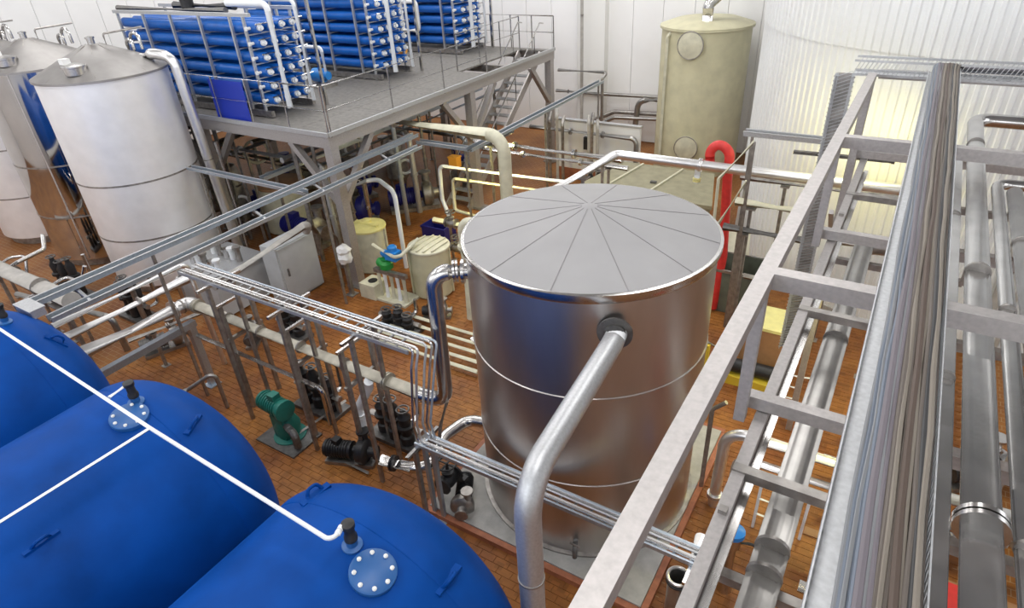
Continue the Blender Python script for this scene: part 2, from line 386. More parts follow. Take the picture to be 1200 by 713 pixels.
for k in range(4):
    x = VX[k]
    t = thing('pressure_vessel', vlabels[k], 'tank', (x, 0, 0), 'blue horizontal pressure vessels')
    prof = [(VR*math.sin(a), VY+VD*math.cos(a)) for a in [math.pi/2*i/16 for i in range(17)]]
    prof[0] = (.001, prof[0][1])
    back = [(VR*math.cos(a), -3.2-VD*math.sin(a)) for a in [math.pi/2*i/10 for i in range(1, 11)]]; back[-1] = (.001, back[-1][1])
    build(MB().lathe((x, 0, VZ), (prof + [(VR, 1.2), (VR, 0), (VR, -1.5), (VR, -3.2)] + back)[::-1], 72, (0, 1, 0)), 'shell', 'blue', t, smooth=60)
    build(MB().lathe((x, VY-.0, VZ), [(VR, -.1), (VR+.006, -.09), (VR+.006, .0), (VR-.004, .06)], 72, (0, 1, 0)), 'head_seam', 'blue', t, smooth=60)
    for yy in (1.6, -2.4):
        pr = [(x-1.1, 0), (x+1.1, 0)]
        mb = MB()
        n = len(mb.v)
        front = [V((x-1.25, yy, 0)), V((x+1.25, yy, 0))] + [V((x+1.25*math.cos(a), yy, VZ-1.02*VR*math.sin(a)-.0)) for a in [math.pi*(.12+.76*i/10) for i in range(11)]]
        mb.v += [v+V((0, -.1, 0)) for v in front] + [v+V((0, .1, 0)) for v in front]; m_ = len(front)
        mb.f += [list(range(m_)), [m_+i for i in range(m_)][::-1]] + [[i, m_+i, m_+(i+1) % m_, (i+1) % m_] for i in range(m_)]
        build(mb, 'saddle', 'concrete', t)
    if k > 2: continue
    p, n = on_vessel(*vnoz[k], k)
    nz = build(MB().lathe(p-n*.03, [(.09, 0), (.09, .05), (.05, .06), (.05, .12)], 18, n), 'nozzle', 'bluelid', t)
    v = build(MB().lathe(p+n*.08, [(.04, 0), (.058, .02), (.058, .06), (.046, .08), (.046, .17), (.058, .18), (.058, .22), (.02, .23)], 16, (n.x*.5, n.y*.5, n.z)), 'air_valve', 'black', t)
    tops.append(p + n*.2 + V((0, 0, .06)))
    if vfl[k]:
        p, n = on_vessel(*vfl[k], k)
        fl_ = build(MB().lathe(p-n*.04, [(.2, 0), (.2, .075), (.185, .085)], 32, n), 'manway_cover', 'bluelid', t)
        a, b = ortho(n)
        for i in range(8):
            u = 2*math.pi*i/8; q = p+n*.045+(a*math.cos(u)+b*math.sin(u))*.155
            build(MB().lathe(q-n*.01, [(.02, 0), (.02, .022), (.008, .03)], 8, n), 'bolt', 'white', fl_)
    for lp in vlug[k]:
        p, n = on_vessel(*lp, k)
        if p is None: continue
        a, b = ortho(n); s_ = a if abs(a.y) > abs(b.y) else b
        lg = MB().beam(p-s_*.16, p+s_*.16, .07, .03)
        lg.tube([p-s_*.09+n*.0, p-s_*.05+n*.09, p+s_*.05+n*.09, p+s_*.09], .018, .05, 8)
        build(lg, 'lifting_lug', 'blue', t)
# white vent line above the vessels
zl = tops[0].z + .02
e0 = A(390, 636, zl); e1 = A(176, 502, zl); e2 = A(0, 386, zl); far = e2 + (e2-e1)*1.5
pipe('vent_line', 'long thin white plastic pipe running across the tops of blue vessels', [far, e1, e0, tops[0]+V((-.05, 0, .02))], .02, 'pvc', fillet=.08, n=10, fl=((2, .6),))
br0 = A(0, 612, zl); pipe('branch_line', 'thin white plastic pipe branching back over the middle blue vessel', [e1, e1+(br0-e1)*1.6], .017, 'pvc', n=10)
pipe('vent_stub', 'short white plastic stub from vent line to air valve on middle vessel', [A(128, 466, zl), tops[1]+V((-.04, 0, .0))], .02, 'pvc', n=8)
# ------------------------------------------------------------------ polished silver tanks on the far left
SC = [(-16.75, 8.25), (-20.1, 8.3), (-23.45, 8.3)]; SR = 1.43; SH = 5.42
slab = ('brushed silver tank with cone top and thick downpipe beside blue tube rack', 'mirror polished silver tank reflecting blue between two brushed tanks', 'silver tank with ring seams furthest from the blue tube rack')
for k, (x, y) in enumerate(SC):
    t = thing('process_tank', slab[k], 'tank', (x, y, 0), 'silver cone top tanks'); c = V((x, y, 0))
    prof = [(SR, .25)]
    for z in (1.55, 3.0): prof += [(SR, z-.02), (SR-.018, z-.014), (SR-.018, z+.014), (SR, z+.02)]
    prof += [(SR, SH-.04)]
    build(MB().lathe(c, prof, 80), 'shell', ('brushed', 'mirror', 'brushed')[k], t)
    for z in (1.55, 3.0): build(MB().lathe(c, [(SR-.005, z-.02), (SR+.008, z-.02), (SR+.008, z+.02), (SR-.005, z+.02)], 80), 'band', 'grime', t)
    roof = build(MB().lathe(c, [(SR-.01, SH-.06), (SR+.05, SH-.05), (SR+.05, SH), (SR*.55, SH+.33), (.2, SH+.58), (.001, SH+.6)], 64), 'roof', 'cone', t)
    for i in range(8):
        a = 2*math.pi*i/8+.2; d = V((math.cos(a), math.sin(a), 0))
        build(MB().beam(c+d*.2+V((0, 0, SH+.585)), c+d*SR+V((0, 0, SH+.02)), .018, .012), 'roof_seam', 'grime', roof)
    build(MB().lathe(c+V((0, 0, SH+.55)), [(.08, 0), (.08, .16), (.1, .16), (.1, .2), (.001, .22)], 12), 'vent_cap', 'steel', t)
    d = V((.55, -.75, 0)); q = c+d*1.15+V((0, 0, SH+.12))
    hb = build(MB().lathe(q, [(.23, 0), (.23, .14), (.26, .15), (.26, .19), (.05, .24)], 20), 'manhole', 'steel', t)
    build(MB().box(q+V((-.12, -.1, .28)), (.2, .16, .12)), 'hatch_box', 'white', hb)
    for off in (0, .14):
        d = V((.1, .85, 0)); q = c+d*(.9+off)+V((0, 0, SH+.15))
        build(MB().tube([q, q+V((0, 0, .42+off)), q+V((.25+off, 0, .42+off)), q+V((.25+off, 0, .2))], .04, .14+off/2, 10), 'gooseneck_vent', 'steel', t)
    q = c+V((.15, .25, SH+.48))
    build(MB().tube([q, q+V((0, 0, .3)), q+V((.05, .95, .32))], .022, .05, 8), 'lifting_bar', 'grime', t)
    build(MB().lathe(c, [(SR-.15, 0), (SR-.15, .25)], 40), 'skirt', 'grime', t)
    a = math.radians(-50); d = V((math.cos(a), math.sin(a), 0))
    if k == 1: build(MB().beam(c+d*(SR+.012)+V((0, 0, .3)), c+d*(SR+.012)+V((0, 0, SH-.05)), .03, .02), 'seam_strip', 'polish', t)
t1 = V((*SC[0], 0))
p0 = A(176, 64, SH+.25); dn = A(214, 84, SH+.3)
pipe('downpipe', 'bright polished pipe leaving silver tank cone and dropping down its side', [p0+V((-.25, -.05, -.08)), p0+V((.1, 0, .03)), (-15.32, 9.25, SH+.2), (-15.12, 9.32, 0.0)], .12, 'polish', fillet=.3, n=16, cl=((2, .45), (2, .75)))
# second thin pipe along it
pipe('drain_pipe', 'thin vertical pipe between polished downpipe and platform leg', [(-14.7, 9.3, 3.6), (-14.7, 9.3, 0)], .05, 'steel', n=10)
# ------------------------------------------------------------------ beige tank and clad silo at the back
def beige_tank():
    c = V((-6.3, 22.15, 0)); R = 1.42
    t = thing('chemical_tank', 'tall beige round tank with two round covers against the back wall', 'tank', c)
    build(MB().lathe(c, [(R, 0), (R, 4.72)], 64), 'shell', 'beige', t)
    build(MB().lathe(c, [(R, 4.66), (R+.07, 4.68), (R+.07, 4.76), (R*.7, 4.92), (.001, 5.02)], 64), 'roof', 'beige', t)
    for k, (px, py, r) in enumerate([(810, 53, .42), (804, 173, .4)]):
        d0 = (FW*FPX + RT*(px-600) - UP*(py-356.5)).normalized(); s = 15.0
        while (EYE+d0*s-V((c.x, c.y, (EYE+d0*s).z))).length > R: s += .01
        p = EYE+d0*s; n = V((p.x-c.x, p.y-c.y, 0)).normalized()
        cv = build(MB().lathe(p-n*.06, [(r*.9, 0), (r*.9, .1), (r, .1), (r, .15), (r*.8, .17), (.001, .19)], 32, n), 'manway_cover', 'beige2', t)
        build(MB().ring(p+n*.09, n, r*.97, .018, 32, 6), 'gasket', 'grime', cv)
    p = c+V((.2, -.75, 4.85))
    build(MB().tube([p, p+V((0, 0, .55)), p+V((.25, .2, .8)), p+V((.25, .2, 2))], .17, .2, 16), 'vent_pipe', 'steel', t)
    build(MB().lathe(p-V((0, 0, .1)), [(.3, 0), (.3, .12), (.26, .16)], 20), 'vent_collar', 'pvc', t)
    a = math.radians(-125); d = V((math.cos(a), math.sin(a), 0)); q = c+d*(R+.1)
    build(MB().tube([q+V((0, 0, .1)), q+V((0, 0, 4.5)), q-d*.2+V((0, 0, 4.7))], .05, .12, 10), 'level_tube', 'beige2', t)
beige_tank()
def silo():
    c = V((1.55, 18.6, 0)); R = 5.2; H_ = 11.2
    t = thing('clad_silo', 'huge round silo covered in white vertically ribbed cladding', 'silo', c)
    n = 190; mb = MB(); pts = []
    for k in range(n):
        a0 = 2*math.pi*k/n; da = 2*math.pi/n
        for f, r in ((0, R), (.30, R), (.42, R+.035), (.75, R+.035), (.87, R)): pts.append((c.x+r*math.cos(a0+f*da), c.y+r*math.sin(a0+f*da)))
    # only the faces; lower strake and upper strake lap at 3.9 m
    for z0, z1, nm in ((.15, 5.55, 'lower_cladding'), (5.55, H_, 'upper_cladding')):
        g = .0 if nm[0] == 'l' else .018
        mb = MB(); m = len(pts)
        sc = (R+g)/R
        P = [(c.x+(x-c.x)*sc, c.y+(y-c.y)*sc) for x, y in pts]
        mb.v = [V((x, y, z0)) for x, y in P]+[V((x, y, z1)) for x, y in P]
        mb.f = [[i, (i+1) % m, m+(i+1) % m, m+i] for i in range(m)]
        build(mb, nm, 'clad', t, smooth=20)
    build(MB().lathe(c, [(R+.05, 0), (R+.05, .15), (R-.2, .16)], 96), 'base_ring', 'concrete', t)
    build(MB().lathe(c, [(R+.05, H_), (R+.1, H_), (R+.1, H_+.05), (.001, H_+.2)], 64), 'roof', 'clad', t)
    for off in (0, .28):
        a = math.radians(-83)+off/R; d = V((math.cos(a), math.sin(a), 0)); q = c+d*(R+.16)
        pt = build(MB().tube([q+V((0, 0, 0)), q+V((0, 0, H_-.1))], .075 if off == 0 else .035, n=10), 'fill_pipe', 'paintg', t)
        for z in (2, 4.1, 6.1, 8.2): build(MB().beam(q-d*.16+V((0, 0, z)), q+d*.1+V((0, 0, z)), .16, .05), 'bracket', 'grime', pt)
silo()
# ------------------------------------------------------------------ steel platform with railings and stairs
PX, PY0, PY1, PZ = -11.17, 9.8, 20.7, 4.0
PXL = -25.5
def platform():
    t = thing('steel_platform', 'raised grey steel platform on braced posts carrying the blue tube racks', 'platform', (-18, 15, 0))
    hole = (-12.35, -11.4, 16.6, 20.4)
    ys = [PY0, 12.0, 14.3, hole[2], 18.5, hole[3], PY1]; xs = [PXL, -21.9, -18.5, -15.2, hole[0], hole[1], PX]
    for i in range(len(xs)-1):
        for j in range(len(ys)-1):
            cx, cy = (xs[i]+xs[i+1])/2, (ys[j]+ys[j+1])/2
            if hole[0] < cx < hole[1] and hole[2] < cy < hole[3]: continue
            build(MB().box((cx, cy, PZ-.025), (xs[i+1]-xs[i]-.012, ys[j+1]-ys[j]-.012, .05)), 'deck_plate', 'deck', t)
    def ch(p, q, h=.26, w=.1): return MB().beam(p, q, w, h)
    build(ch((PXL, PY0+.05, PZ-.18), (PX, PY0+.05, PZ-.18)), 'edge_beam', 'tube', t)
    build(ch((PX-.05, PY0+.1, PZ-.18), (PX-.05, PY1-.1, PZ-.18)), 'edge_beam', 'tube', t)
    build(ch((PXL, PY1-.05, PZ-.18), (PX, PY1-.05, PZ-.18)), 'edge_beam', 'tube', t)
    build(MB().beam((PXL, PY0-.02, PZ+.02), (PX+.03, PY0-.02, PZ+.02), .05, .1), 'toe_board', 'galv', t)
    build(MB().beam((PX+.03, PY0+.01, PZ+.02), (PX+.03, PY1, PZ+.02), .05, .1), 'toe_board', 'galv', t)
    for y in (12.4, 15.2, 18): build(ch((PXL, y, PZ-.17), (PX-.1, y, PZ-.17), .22, .1), 'joist', 'grime', t)
    for x in (-21, -16.2): build(ch((x, PY0+.1, PZ-.19), (x, PY1-.1, PZ-.19), .24, .1), 'joist', 'grime', t)
    for x, y in [(-11.3, 9.95), (-11.3, 15.6), (-11.3, 20.55), (-16.4, 10.1), (-16.2, 15.6), (-16.2, 20.5), (-21, 10.3), (-21, 15.6), (-21, 20.5)]:
        pl = build(MB().beam((x, y, 0.02), (x, y, PZ-.3), .24, .24), 'post', 'tube', t)
        build(MB().box((x, y, .015), (.45, .45, .03)), 'base_plate', 'grime', pl)
    B = .15
    for (x, y), ds in {(-11.3, 9.95): [(-1, 0), (0, 1)], (-11.3, 15.6): [(0, 1), (0, -1)], (-11.3, 20.55): [(0, -1)], (-16.4, 10.1): [(-1, 0), (1, 0)]}.items():
        for dx, dy in ds: build(MB().beam((x+dx*.06, y+dy*.06, PZ-1.75), (x+dx*1.35, y+dy*1.35, PZ-.32), B, B), 'brace', 'tube', t)
    # railing: stanchions and rails
    def rail(pts, step=1.3, skip=0):
        pts = [V(p) for p in pts]
        for a, b in zip(pts, pts[1:]):
            L = (b-a).length; n = max(1, round(L/step))
            for i in range(n+1):
                p = a.lerp(b, i/n); build(MB().tube([p+V((0, 0, -.05)), p+V((0, 0, 1.08))], .022, n=8), 'stanchion', 'steel', t)
            for h, r in ((1.08, .024), (.55, .016)): build(MB().tube([a+V((0, 0, h)), b+V((0, 0, h))], r, n=8), 'handrail', 'steel', t)
    rail([(-17.5, PY0+.02, PZ), (PX+.02, PY0+.02, PZ)], 1.25)
    rail([(PX+.02, PY0+.1, PZ), (PX+.02, 16.4, PZ)], 2.1)
    rail([(-15.5, PY1-.03, PZ), (PX, PY1-.03, PZ)], .9)
    rail([(-12.4, 16.6, PZ), (-12.4, 20.4, PZ)], 1.25)
platform()
def stairs():
    t = thing('staircase', 'open tread steel staircase descending below the platform edge', 'stairs', (-11.9, 15.2, 0))
    x0, x1 = -12.3, -11.45; top = V((0, 20.2, PZ-.08)); bot = V((0, 15.25, 0))
    for x in (x0, x1):
        s = V((x, 0, 0)); build(MB().beam(bot+s+V((0, 0, .05)), top+s, .05, .24), 'stringer', 'tube', t)
        build(MB().tube([bot+s+V((0, .3, .2)), bot+s+V((0, .3, 1.1)), top+s+V((0, 0, 1.0)), top+s+V((0, .25, .95))], .022, .1, 8), 'handrail', 'steel', t)
        for f in (.35, .65, .92): q = bot.lerp(top, f)+s; build(MB().tube([q, q+V((0, 0, .98))], .018, n=8), 'stanchion', 'steel', t)
    for i in range(1, 19):
        q = bot.lerp(top, i/19); build(MB().box(((x0+x1)/2, q.y, q.z+.03), (x1-x0-.06, .27, .035)), 'tread', 'galv', t)
stairs()
# ------------------------------------------------------------------ blue membrane tube racks
def skid():
    ox, oy, oz = -19.4, 10.5, PZ
    t = thing('membrane_rack', 'rack of blue membrane tubes at the platform corner with deep blue sheet on its rail', 'filter rack', (ox, oy, oz), 'blue membrane tube racks')
    L = 5.7; rows, cols = 6, 4
    def zc(r): return oz+.42+.335*r
    def yc(c): return oy+.14+.33*c
    for c in range(cols):
        for r in range(rows):
            p = V((ox, yc(c), zc(r)))
            tb = build(MB().lathe(p, [(.10, 0), (.125, .03), (.125, L-.03), (.11, L)], 18, (1, 0, 0)), 'pressure_tube', 'ro', t)
            build(MB().lathe(p+V((L-.01, 0, 0)), [(.075, 0), (.075, .06), (.045, .07), (.045, .12)], 12, (1, 0, 0)), 'end_cap', 'pvc', tb)
            build(MB().lathe(p+V((L-.18, -.125, 0)), [(.035, 0), (.035, .1), (.05, .1), (.05, .13)], 10, (0, -1, 0)), 'side_port', 'white', tb)
    for x in (.15, 1.35, 2.55, 3.75, 4.95, L-.25):
        for y in (oy-.06, oy+.14+.33*cols-.1):
            build(MB().beam((ox+x, y, oz), (ox+x, y, zc(rows-1)+.3), .06, .06), 'frame_post', 'galv', t)
        for r in range(rows): build(MB().beam((ox+x, oy-.06, zc(r)-.15), (ox+x, yc(cols-1)+.2, zc(r)-.15), .04, .03), 'cross_bar', 'galv', t)
    for y in (oy-.06, yc(cols-1)+.18):
        build(MB().beam((ox, y, zc(rows-1)+.3), (ox+L, y, zc(rows-1)+.3), .08, .08), 'top_beam', 'galv', t)
        build(MB().beam((ox, y, oz+.1), (ox+L, y, oz+.1), .1, .14), 'base_beam', 'grime', t)
    for r in range(rows):
        build(MB().tube([(ox+L+.09, oy-.02, zc(r)+.09), (ox+L+.09, yc(cols-1)+.28, zc(r)+.09)], .02, n=8), 'permeate_tube', 'steel', t)
    h0 = oy+.28
    for yy, r_ in ((oy+.3, .075), (yc(cols-1)-.02, .05)):
        build(MB().tube([(ox+L+.25, yy, oz+.2), (ox+L+.25, yy, zc(rows-1)+.5), (ox+L-1.2, yy, zc(rows-1)+.5)], r_, .15, 12), 'header_pipe', 'pvc', t)
    for yy in (yc(cols-1)+.34,): build(MB().beam((ox+L+.3, yy, oz), (ox+L+.3, yy, zc(rows-1)+.6), .07, .07), 'end_post', 'steel', t)
    build(MB().tube([(ox-.1, oy+.15, zc(rows-1)+.36), (ox+4.6, oy+.15, zc(rows-1)+.36)], .075, n=12), 'collector_pipe', 'dark', t)
    build(MB().lathe((ox+2.9, oy+.3, zc(rows-1)+.36), [(.16, 0), (.16, .5), (.18, .55), (.1, .62)], 14).tube([(ox+2.2, oy+.4, zc(rows-1)+.42), (ox+4.5, oy+.5, zc(rows-1)+.42)], .1, n=12), 'booster_unit', 'black', t)
    return t
sk = skid()
sk2 = copy_tree(sk); sk2.location = (-19.6, 14.85, PZ); sk2['label'] = 'middle rack of blue membrane tubes on the platform between two other racks'; LAB[sk2['label']] = ['g']
sk3 = copy_tree(sk); sk3.location = (-19.6, 19.2-.15, PZ); sk3['label'] = 'rack of blue membrane tubes closest to the back wall with white square hoop on it'; LAB[sk3['label']] = ['g']
build(MB().box((-14.55, 9.9, 4.5), (1.3, .02, .96)), 'blue_sheet', 'panelb', None, (-14.55, 9.9, 4.02))
tag(bpy.data.objects['blue_sheet'], 'deep blue sheet hung on the platform railing before tube rack', 'sheet')
hp = V((-16.0, 18.88, 4.75)); s_ = .36
o = build(MB().tube([hp+V((-s_, 0, 0)), hp+V((s_, 0, 0)), hp+V((s_, 0, .95)), hp+V((-s_, 0, .95)), hp+V((-s_, 0, -.02))], .075, .14, 10), 'pipe_hoop', 'white', None, hp)
tag(o, 'white square pipe hoop on the side of the far blue rack', 'pipe')
# equipment on the platform between the racks
for (x, y, m, lb) in ((-15.2, 13.6, 'blue2', 'small bright blue pump unit on platform between tube racks'), (-15.6, 17.6, 'orange', 'small orange dosing unit on platform between tube racks')):
    t = thing('dosing_unit', lb, 'pump', (x, y, PZ))
    build(MB().box((x, y, PZ+.05), (.7, .5, .1)), 'base', 'grime', t)
    build(MB().lathe((x-.3, y, PZ+.32), [(.16, 0), (.2, .03), (.2, .4), (.12, .45), (.12, .6)], 16, (1, 0, 0)), 'motor', m, t)
    build(MB().tube([(x+.2, y, PZ+.3), (x+.2, y, PZ+1.1), (x-.5, y, PZ+1.1)], .05, .12, 10), 'outlet', 'pvc', t)
# ------------------------------------------------------------------ pipe rack on the right with cable tray
RX, ZU, ZL = -.53, 6.0, 5.03
RY = (.72, 3.72, 6.72, 9.5)
def rack():
    t = thing('pipe_rack', 'tall open steel pipe rack of square tubes with cross rungs', 'rack', (1, 5, 0))
    for x in (RX, 2.5):
        build(MB().beam((x, -2, ZU), (x, 10.12 if x > 0 else 9.62, ZU), .1, .1), 'top_chord', 'tube', t)
        build(MB().beam((x+.14 if x < 0 else x, -2, ZL-.1), (x+.14 if x < 0 else x, 9.6, ZL-.1), .08, .08), 'bottom_chord', 'tube', t)
        for y in RY: build(MB().beam((x+.01, y-.12, ZL-.1), (x+.01, y-.12, ZU-.05), .075, .075), 'hanger', 'tube', t)
    build(MB().beam((RX+.2, 1.5, 4.75), (RX+.2, 9.6, 4.75), .05, .05), 'conduit_rail', 'steel', t)
    for y in RY:
        yt = y if y < 9 else 10.12
        build(MB().beam((RX+.05, yt, ZU-.06*(y > 9)), (2.45, yt, ZU-.06*(y > 9)), .1, .11), 'rung', 'tube', t)
        build(MB().beam((RX-.02, y, ZL), (2.45, y, ZL), .09, .1), 'rung', 'tube', t)
    for y in (3.08, 5.2, 8.1): build(MB().beam((RX+.1, y, 4.95), (2.45, y, 4.95), .07, .07), 'rung', 'grime', t)
    for y in (2.7, 7.4): build(MB().beam((RX+.1, y, 4.42), (.9, y, 4.42), .07, .07), 'low_rung', 'grime', t)
    for y in (2.7, 7.4):
        for x in (RX+.14, .9): build(MB().beam((x, y, 4.40), (x, y, 5.0), .05, .05), 'drop_rod', 'grime', t)
    for x in (RX, 2.5):
        for y in (-1.9, 9.5):
            build(MB().beam((x, y, 0), (x, y, ZU-.05), .1, .1), 'leg', 'tube', t)
    build(MB().beam((RX+.02, 9.45, 3.4), (RX+.02, 7.6, ZL-.12), .05, .05), 'brace', 'tube', t)
rack()
def perforated(mb, p, q, up, h, th=.006, step=.045):
    "a tray side: two strips joined by slanted bars with open slots between"
    p, q, up = V(p), V(q), V(up); d = (q-p); L = d.length; d = d/L
    for f in (.07, .93): mb.beam(p+up*h*f, q+up*h*f, th if abs(up.z) > .5 else h*.14, h*.14 if abs(up.z) > .5 else th)
    k = 0.0
    n = int(L/step)
    for i in range(n):
        a = p+d*(i+.1)*step+up*h*.1; b = p+d*((i+.1)*step+h*.35)+up*h*.9; mb.beam(a, b, th if abs(up.z) > .5 and abs(d.y) > .5 else step*.62, step*.62 if abs(up.z) > .5 and abs(d.y) > .5 else th)
    return mb
TZ = 6.065; TX0, TX1 = .075, .40; TY = 9.72
def tray():
    t = thing('cable_tray', 'long galvanised cable tray full of cables lying on the pipe rack', 'cable tray', (.25, 4, TZ))
    build(MB().box(((TX0+TX1)/2, 3.9, TZ+.003), (TX1-TX0, 11.6, .006)), 'tray_floor', 'galv', t)
    build(perforated(MB(), (TX0, -1.9, TZ+.004), (TX0, 9.7, TZ+.004), (0, 0, 1), .07), 'perforated_side', 'galv', t)
    build(perforated(MB(), (TX1, -1.9, TZ+.004), (TX1, 9.7, TZ+.004), (0, 0, 1), .07), 'perforated_side', 'galv', t)
    t2 = thing('cable_tray', 'perforated cross tray at the end of the pipe rack before ribbed silo', 'cable tray', (1, TY+.2, TZ))
    build(MB().box((1.1, TY+.17, TZ-.085), (3.75, .3, .006)), 'tray_floor', 'galv', t2)
    for y in (TY+.02, TY+.32): build(perforated(MB(), (-.78, y, TZ-.085), (2.95, y, TZ-.085), (0, 0, 1), .2, step=.05), 'perforated_side', 'galv', t2)
    t3 = thing('cable_riser', 'upright perforated cable tray hanging down from the rack corner', 'cable tray', (-.85, TY+.1, 1.5))
    build(perforated(MB(), (-.97, TY+.03, 1.5), (-.97, TY+.03, 6.0), (1, 0, 0), .22, step=.05, th=.006), 'perforated_back', 'galv', t3)
    build(MB().box((-.86, TY+.045, 3.75), (.2, .004, 4.5)), 'tray_back', 'grime', t3)
    for x in (-.97, -.75): build(perforated(MB(), (x, TY+.03, 1.5), (x, TY+.03, 6.0), (0, -1, 0), .09, step=.06), 'perforated_side', 'galv', t3)
tray()
cabcols = [('pale_grey', (.55, .57, .60)), ('blue_grey', (.34, .40, .50)), ('mauve_grey', (.36, .32, .36)), ('taupe', (.30, .255, .22)), ('beige', (.46, .40, .33)), ('brown', (.20, .14, .11)), ('dark_grey', (.12, .12, .125))]
cm = [(n, mat('cable_'+n, tuple(v*.44 for v in c), .55)) for n, c in cabcols]
order = [0, 1, 0, 1, 2, 2, 0, 2, 3, 4, 3, 5, 3, 4, 6, 3, 4, 5, 3, 6, 4, 3]
lay2 = [1, 2, 0, 2, 3, 4, 3, 5, 4, 3, 6, 4]
def cable(x, z, ci, r, xe, i):
    rnd = random.Random(i*13+5); pts = []
    for k in range(25):
        y = -1.8+11.3*k/24; f = (y+1.8)/11.3
        pts.append(V((x+(xe-x)*max(0, f-.15)/.85+rnd.uniform(-.006, .006), y, z+rnd.uniform(0, .006)+.055*f)))
    pts += [V((xe, 9.62, z+.085)), V((xe+.02, 9.74+.16*rnd.random()*.5, TZ+.10)), V((xe+.1, 9.8+.01*(i % 14), TZ+.02+.012*(i % 4))), V((2.6, 9.8+.012*(i % 14), TZ+.01+.018*(i % 4)))]
    nm, m = cm[ci]
    o = build(MB().sweep(pts, r, 7), 'cable', m, None, (x, -1.8, z))
    tag(o, nm.replace('_', ' ')+' electrical cable lying lengthwise in the big rack tray', 'cable', nm.replace('_', ' ')+' cables in the rack tray')
for i, ci in enumerate(order): cable(.165+.0105*i, TZ+.018, ci, .0082+.005*((i*7) % 3)/2, .115+.0125*i, i)
for i, ci in enumerate(lay2): cable(.205+.0155*i, TZ+.044+.006*(i % 2), ci, .010+.006*((i*5) % 3)/2, .15+.017*i, i+40)
# pipes carried by the rack
def rp(x, z): return A(x, 713, z).x
zB = 5.19
xB = rp(1151, zB); yB = A(1143, 140, zB).y
pipe('rack_pipe', 'thickest steel pipe on the rack with elbow turning towards silo side', [(xB, -1.5, zB), (xB, yB, zB), (2.9, yB+.02, zB)], .094, 'steel', fillet=.22, n=20, fl=((0, .36),), cl=((0, .6), (0, .9), (1, .5)))
xA = rp(1094, zB-.02); pipe('rack_pipe', 'plain steel pipe directly beside the cable tray on the rack', [(xA, -1.5, zB-.03), (xA, 9.2, zB-.03)], .056, 'steel', n=16, cl=((0, .55), (0, .83)))
xC = A(1190, 600, zB).x; yC = A(1162, 211, zB).y
pipe('rack_pipe', 'medium steel pipe on the rack between two thicker pipes with elbow', [(xC+.05, -1.5, zB-.03), (xC+.05, yC, zB-.03), (2.9, yC, zB-.03)], .058, 'steel', fillet=.16, n=16, cl=((0, .45), (0, .7)))
xD = A(1196, 470, zB).x; pipe('rack_pipe', 'outer steel pipe on the rack beyond the medium pipe', [(xD+.13, -1.5, zB-.02), (xD+.13, yC-.3, zB-.02)], .075, 'steel', n=16, cl=((0, .6), (0, .86)))
xE = rp(884, 4.58); yE = A(1003, 285, 4.58).y
pipe('hung_pipe', 'grey steel pipe hung under the rack rungs with double clamp', [(xE, -1.0, 4.58), (xE, yE, 4.58), (xE+.5, yE+.05, 4.58)], .1, 'dull', fillet=.16, n=20, cl=((0, .43), (0, .455), (0, .75)))
for i, (px, r) in enumerate(((818, .022), (826, .016))):
    x = rp(px, 4.83); o = build(MB().tube([(x, -1, 4.83), (x, 9.3, 4.83)], r, n=8), 'conduit', 'steel', None, (x, -1, 4.83))
    tag(o, ('slim steel conduit', 'hair thin steel conduit')[i]+' running along the bottom chord of the rack', 'conduit')
# ------------------------------------------------------------------ cable trays and tube runs on the left
def channel(name, label, p, q, w=.16, h=.09, m='blueg', ncab=4, posts=(), struts=()):
    p, q = V(p), V(q); d = (q-p).normalized(); s = d.cross(V((0, 0, 1))).normalized()
    t = thing(name, label, 'cable tray', p)
    build(MB().beam(p, q, w, .008), 'tray_floor', m, t)
    for g in (-1, 1):
        build(MB().beam(p+s*g*w/2+V((0, 0, h/2)), q+s*g*w/2+V((0, 0, h/2)), .012, h), 'side_rail', m, t)
        build(MB().beam(p+s*g*(w/2+.012)+V((0, 0, h)), q+s*g*(w/2+.012)+V((0, 0, h)), .035, .008), 'lip', 'galv', t)
    for (f, z) in posts:
        c = p.lerp(q, f); build(MB().beam((c.x, c.y, z), (c.x, c.y, c.z-.005), .05, .05), 'post', 'grime', t)
    for (f, v) in struts:
        c = p.lerp(q, f); v = V(v); build(MB().beam(c-V((0, 0, .02)), c+v-V((0, 0, .02)), .05, .03), 'strut', 'galv', t)
    for i in range(ncab):
        off = s*(w*.8*((i+.5)/ncab-.5))+V((0, 0, .018))
        o = build(MB().tube([p+off, q+off], w*.07, n=6), 'tray_cable', ('dark', 'grime', 'rubber')[i % 3], None, p+off)
        tag(o, ('dark grey', 'dull grey', 'black')[i % 3]+' cable lying in the '+label[:60].split(' tray')[0]+' tray', 'cable', 'cables in the '+label.split(' tray')[0]+' tray')
    return t
channel('channel_tray', 'long upper galvanised channel tray passing silver tanks and platform corner', (-10.9, 2.95, 3.27), (-10.9, 12.5, 3.26), .17, .09, 'blueg', 4, posts=((.22, 0), (.64, 0)), struts=((.08, (.32, 0, -.14)), (.45, (.32, 0, -.14)), (.62, (.32, 0, -.14)), (.85, (.32, 0, -.14))))
channel('channel_tray', 'long lower galvanised channel tray beside the upper one above blue vessel', (-10.55, 3.08, 3.08), (-10.55, 12.2, 3.08), .15, .08, 'blueg', 3)
channel('channel_tray', 'short cross channel tray joining two long trays beyond platform corner', (-10.95, 12.62, 3.04), (-9.35, 12.62, 3.04), .15, .09, 'blueg', 3, posts=((.95, 0),))
channel('channel_tray', 'far galvanised channel tray running towards the back wall', (-9.25, 12.55, 3.04), (-9.25, 20.5, 3.04), .17, .09, 'blueg', 3, posts=((.5, 0), (.97, 0)))
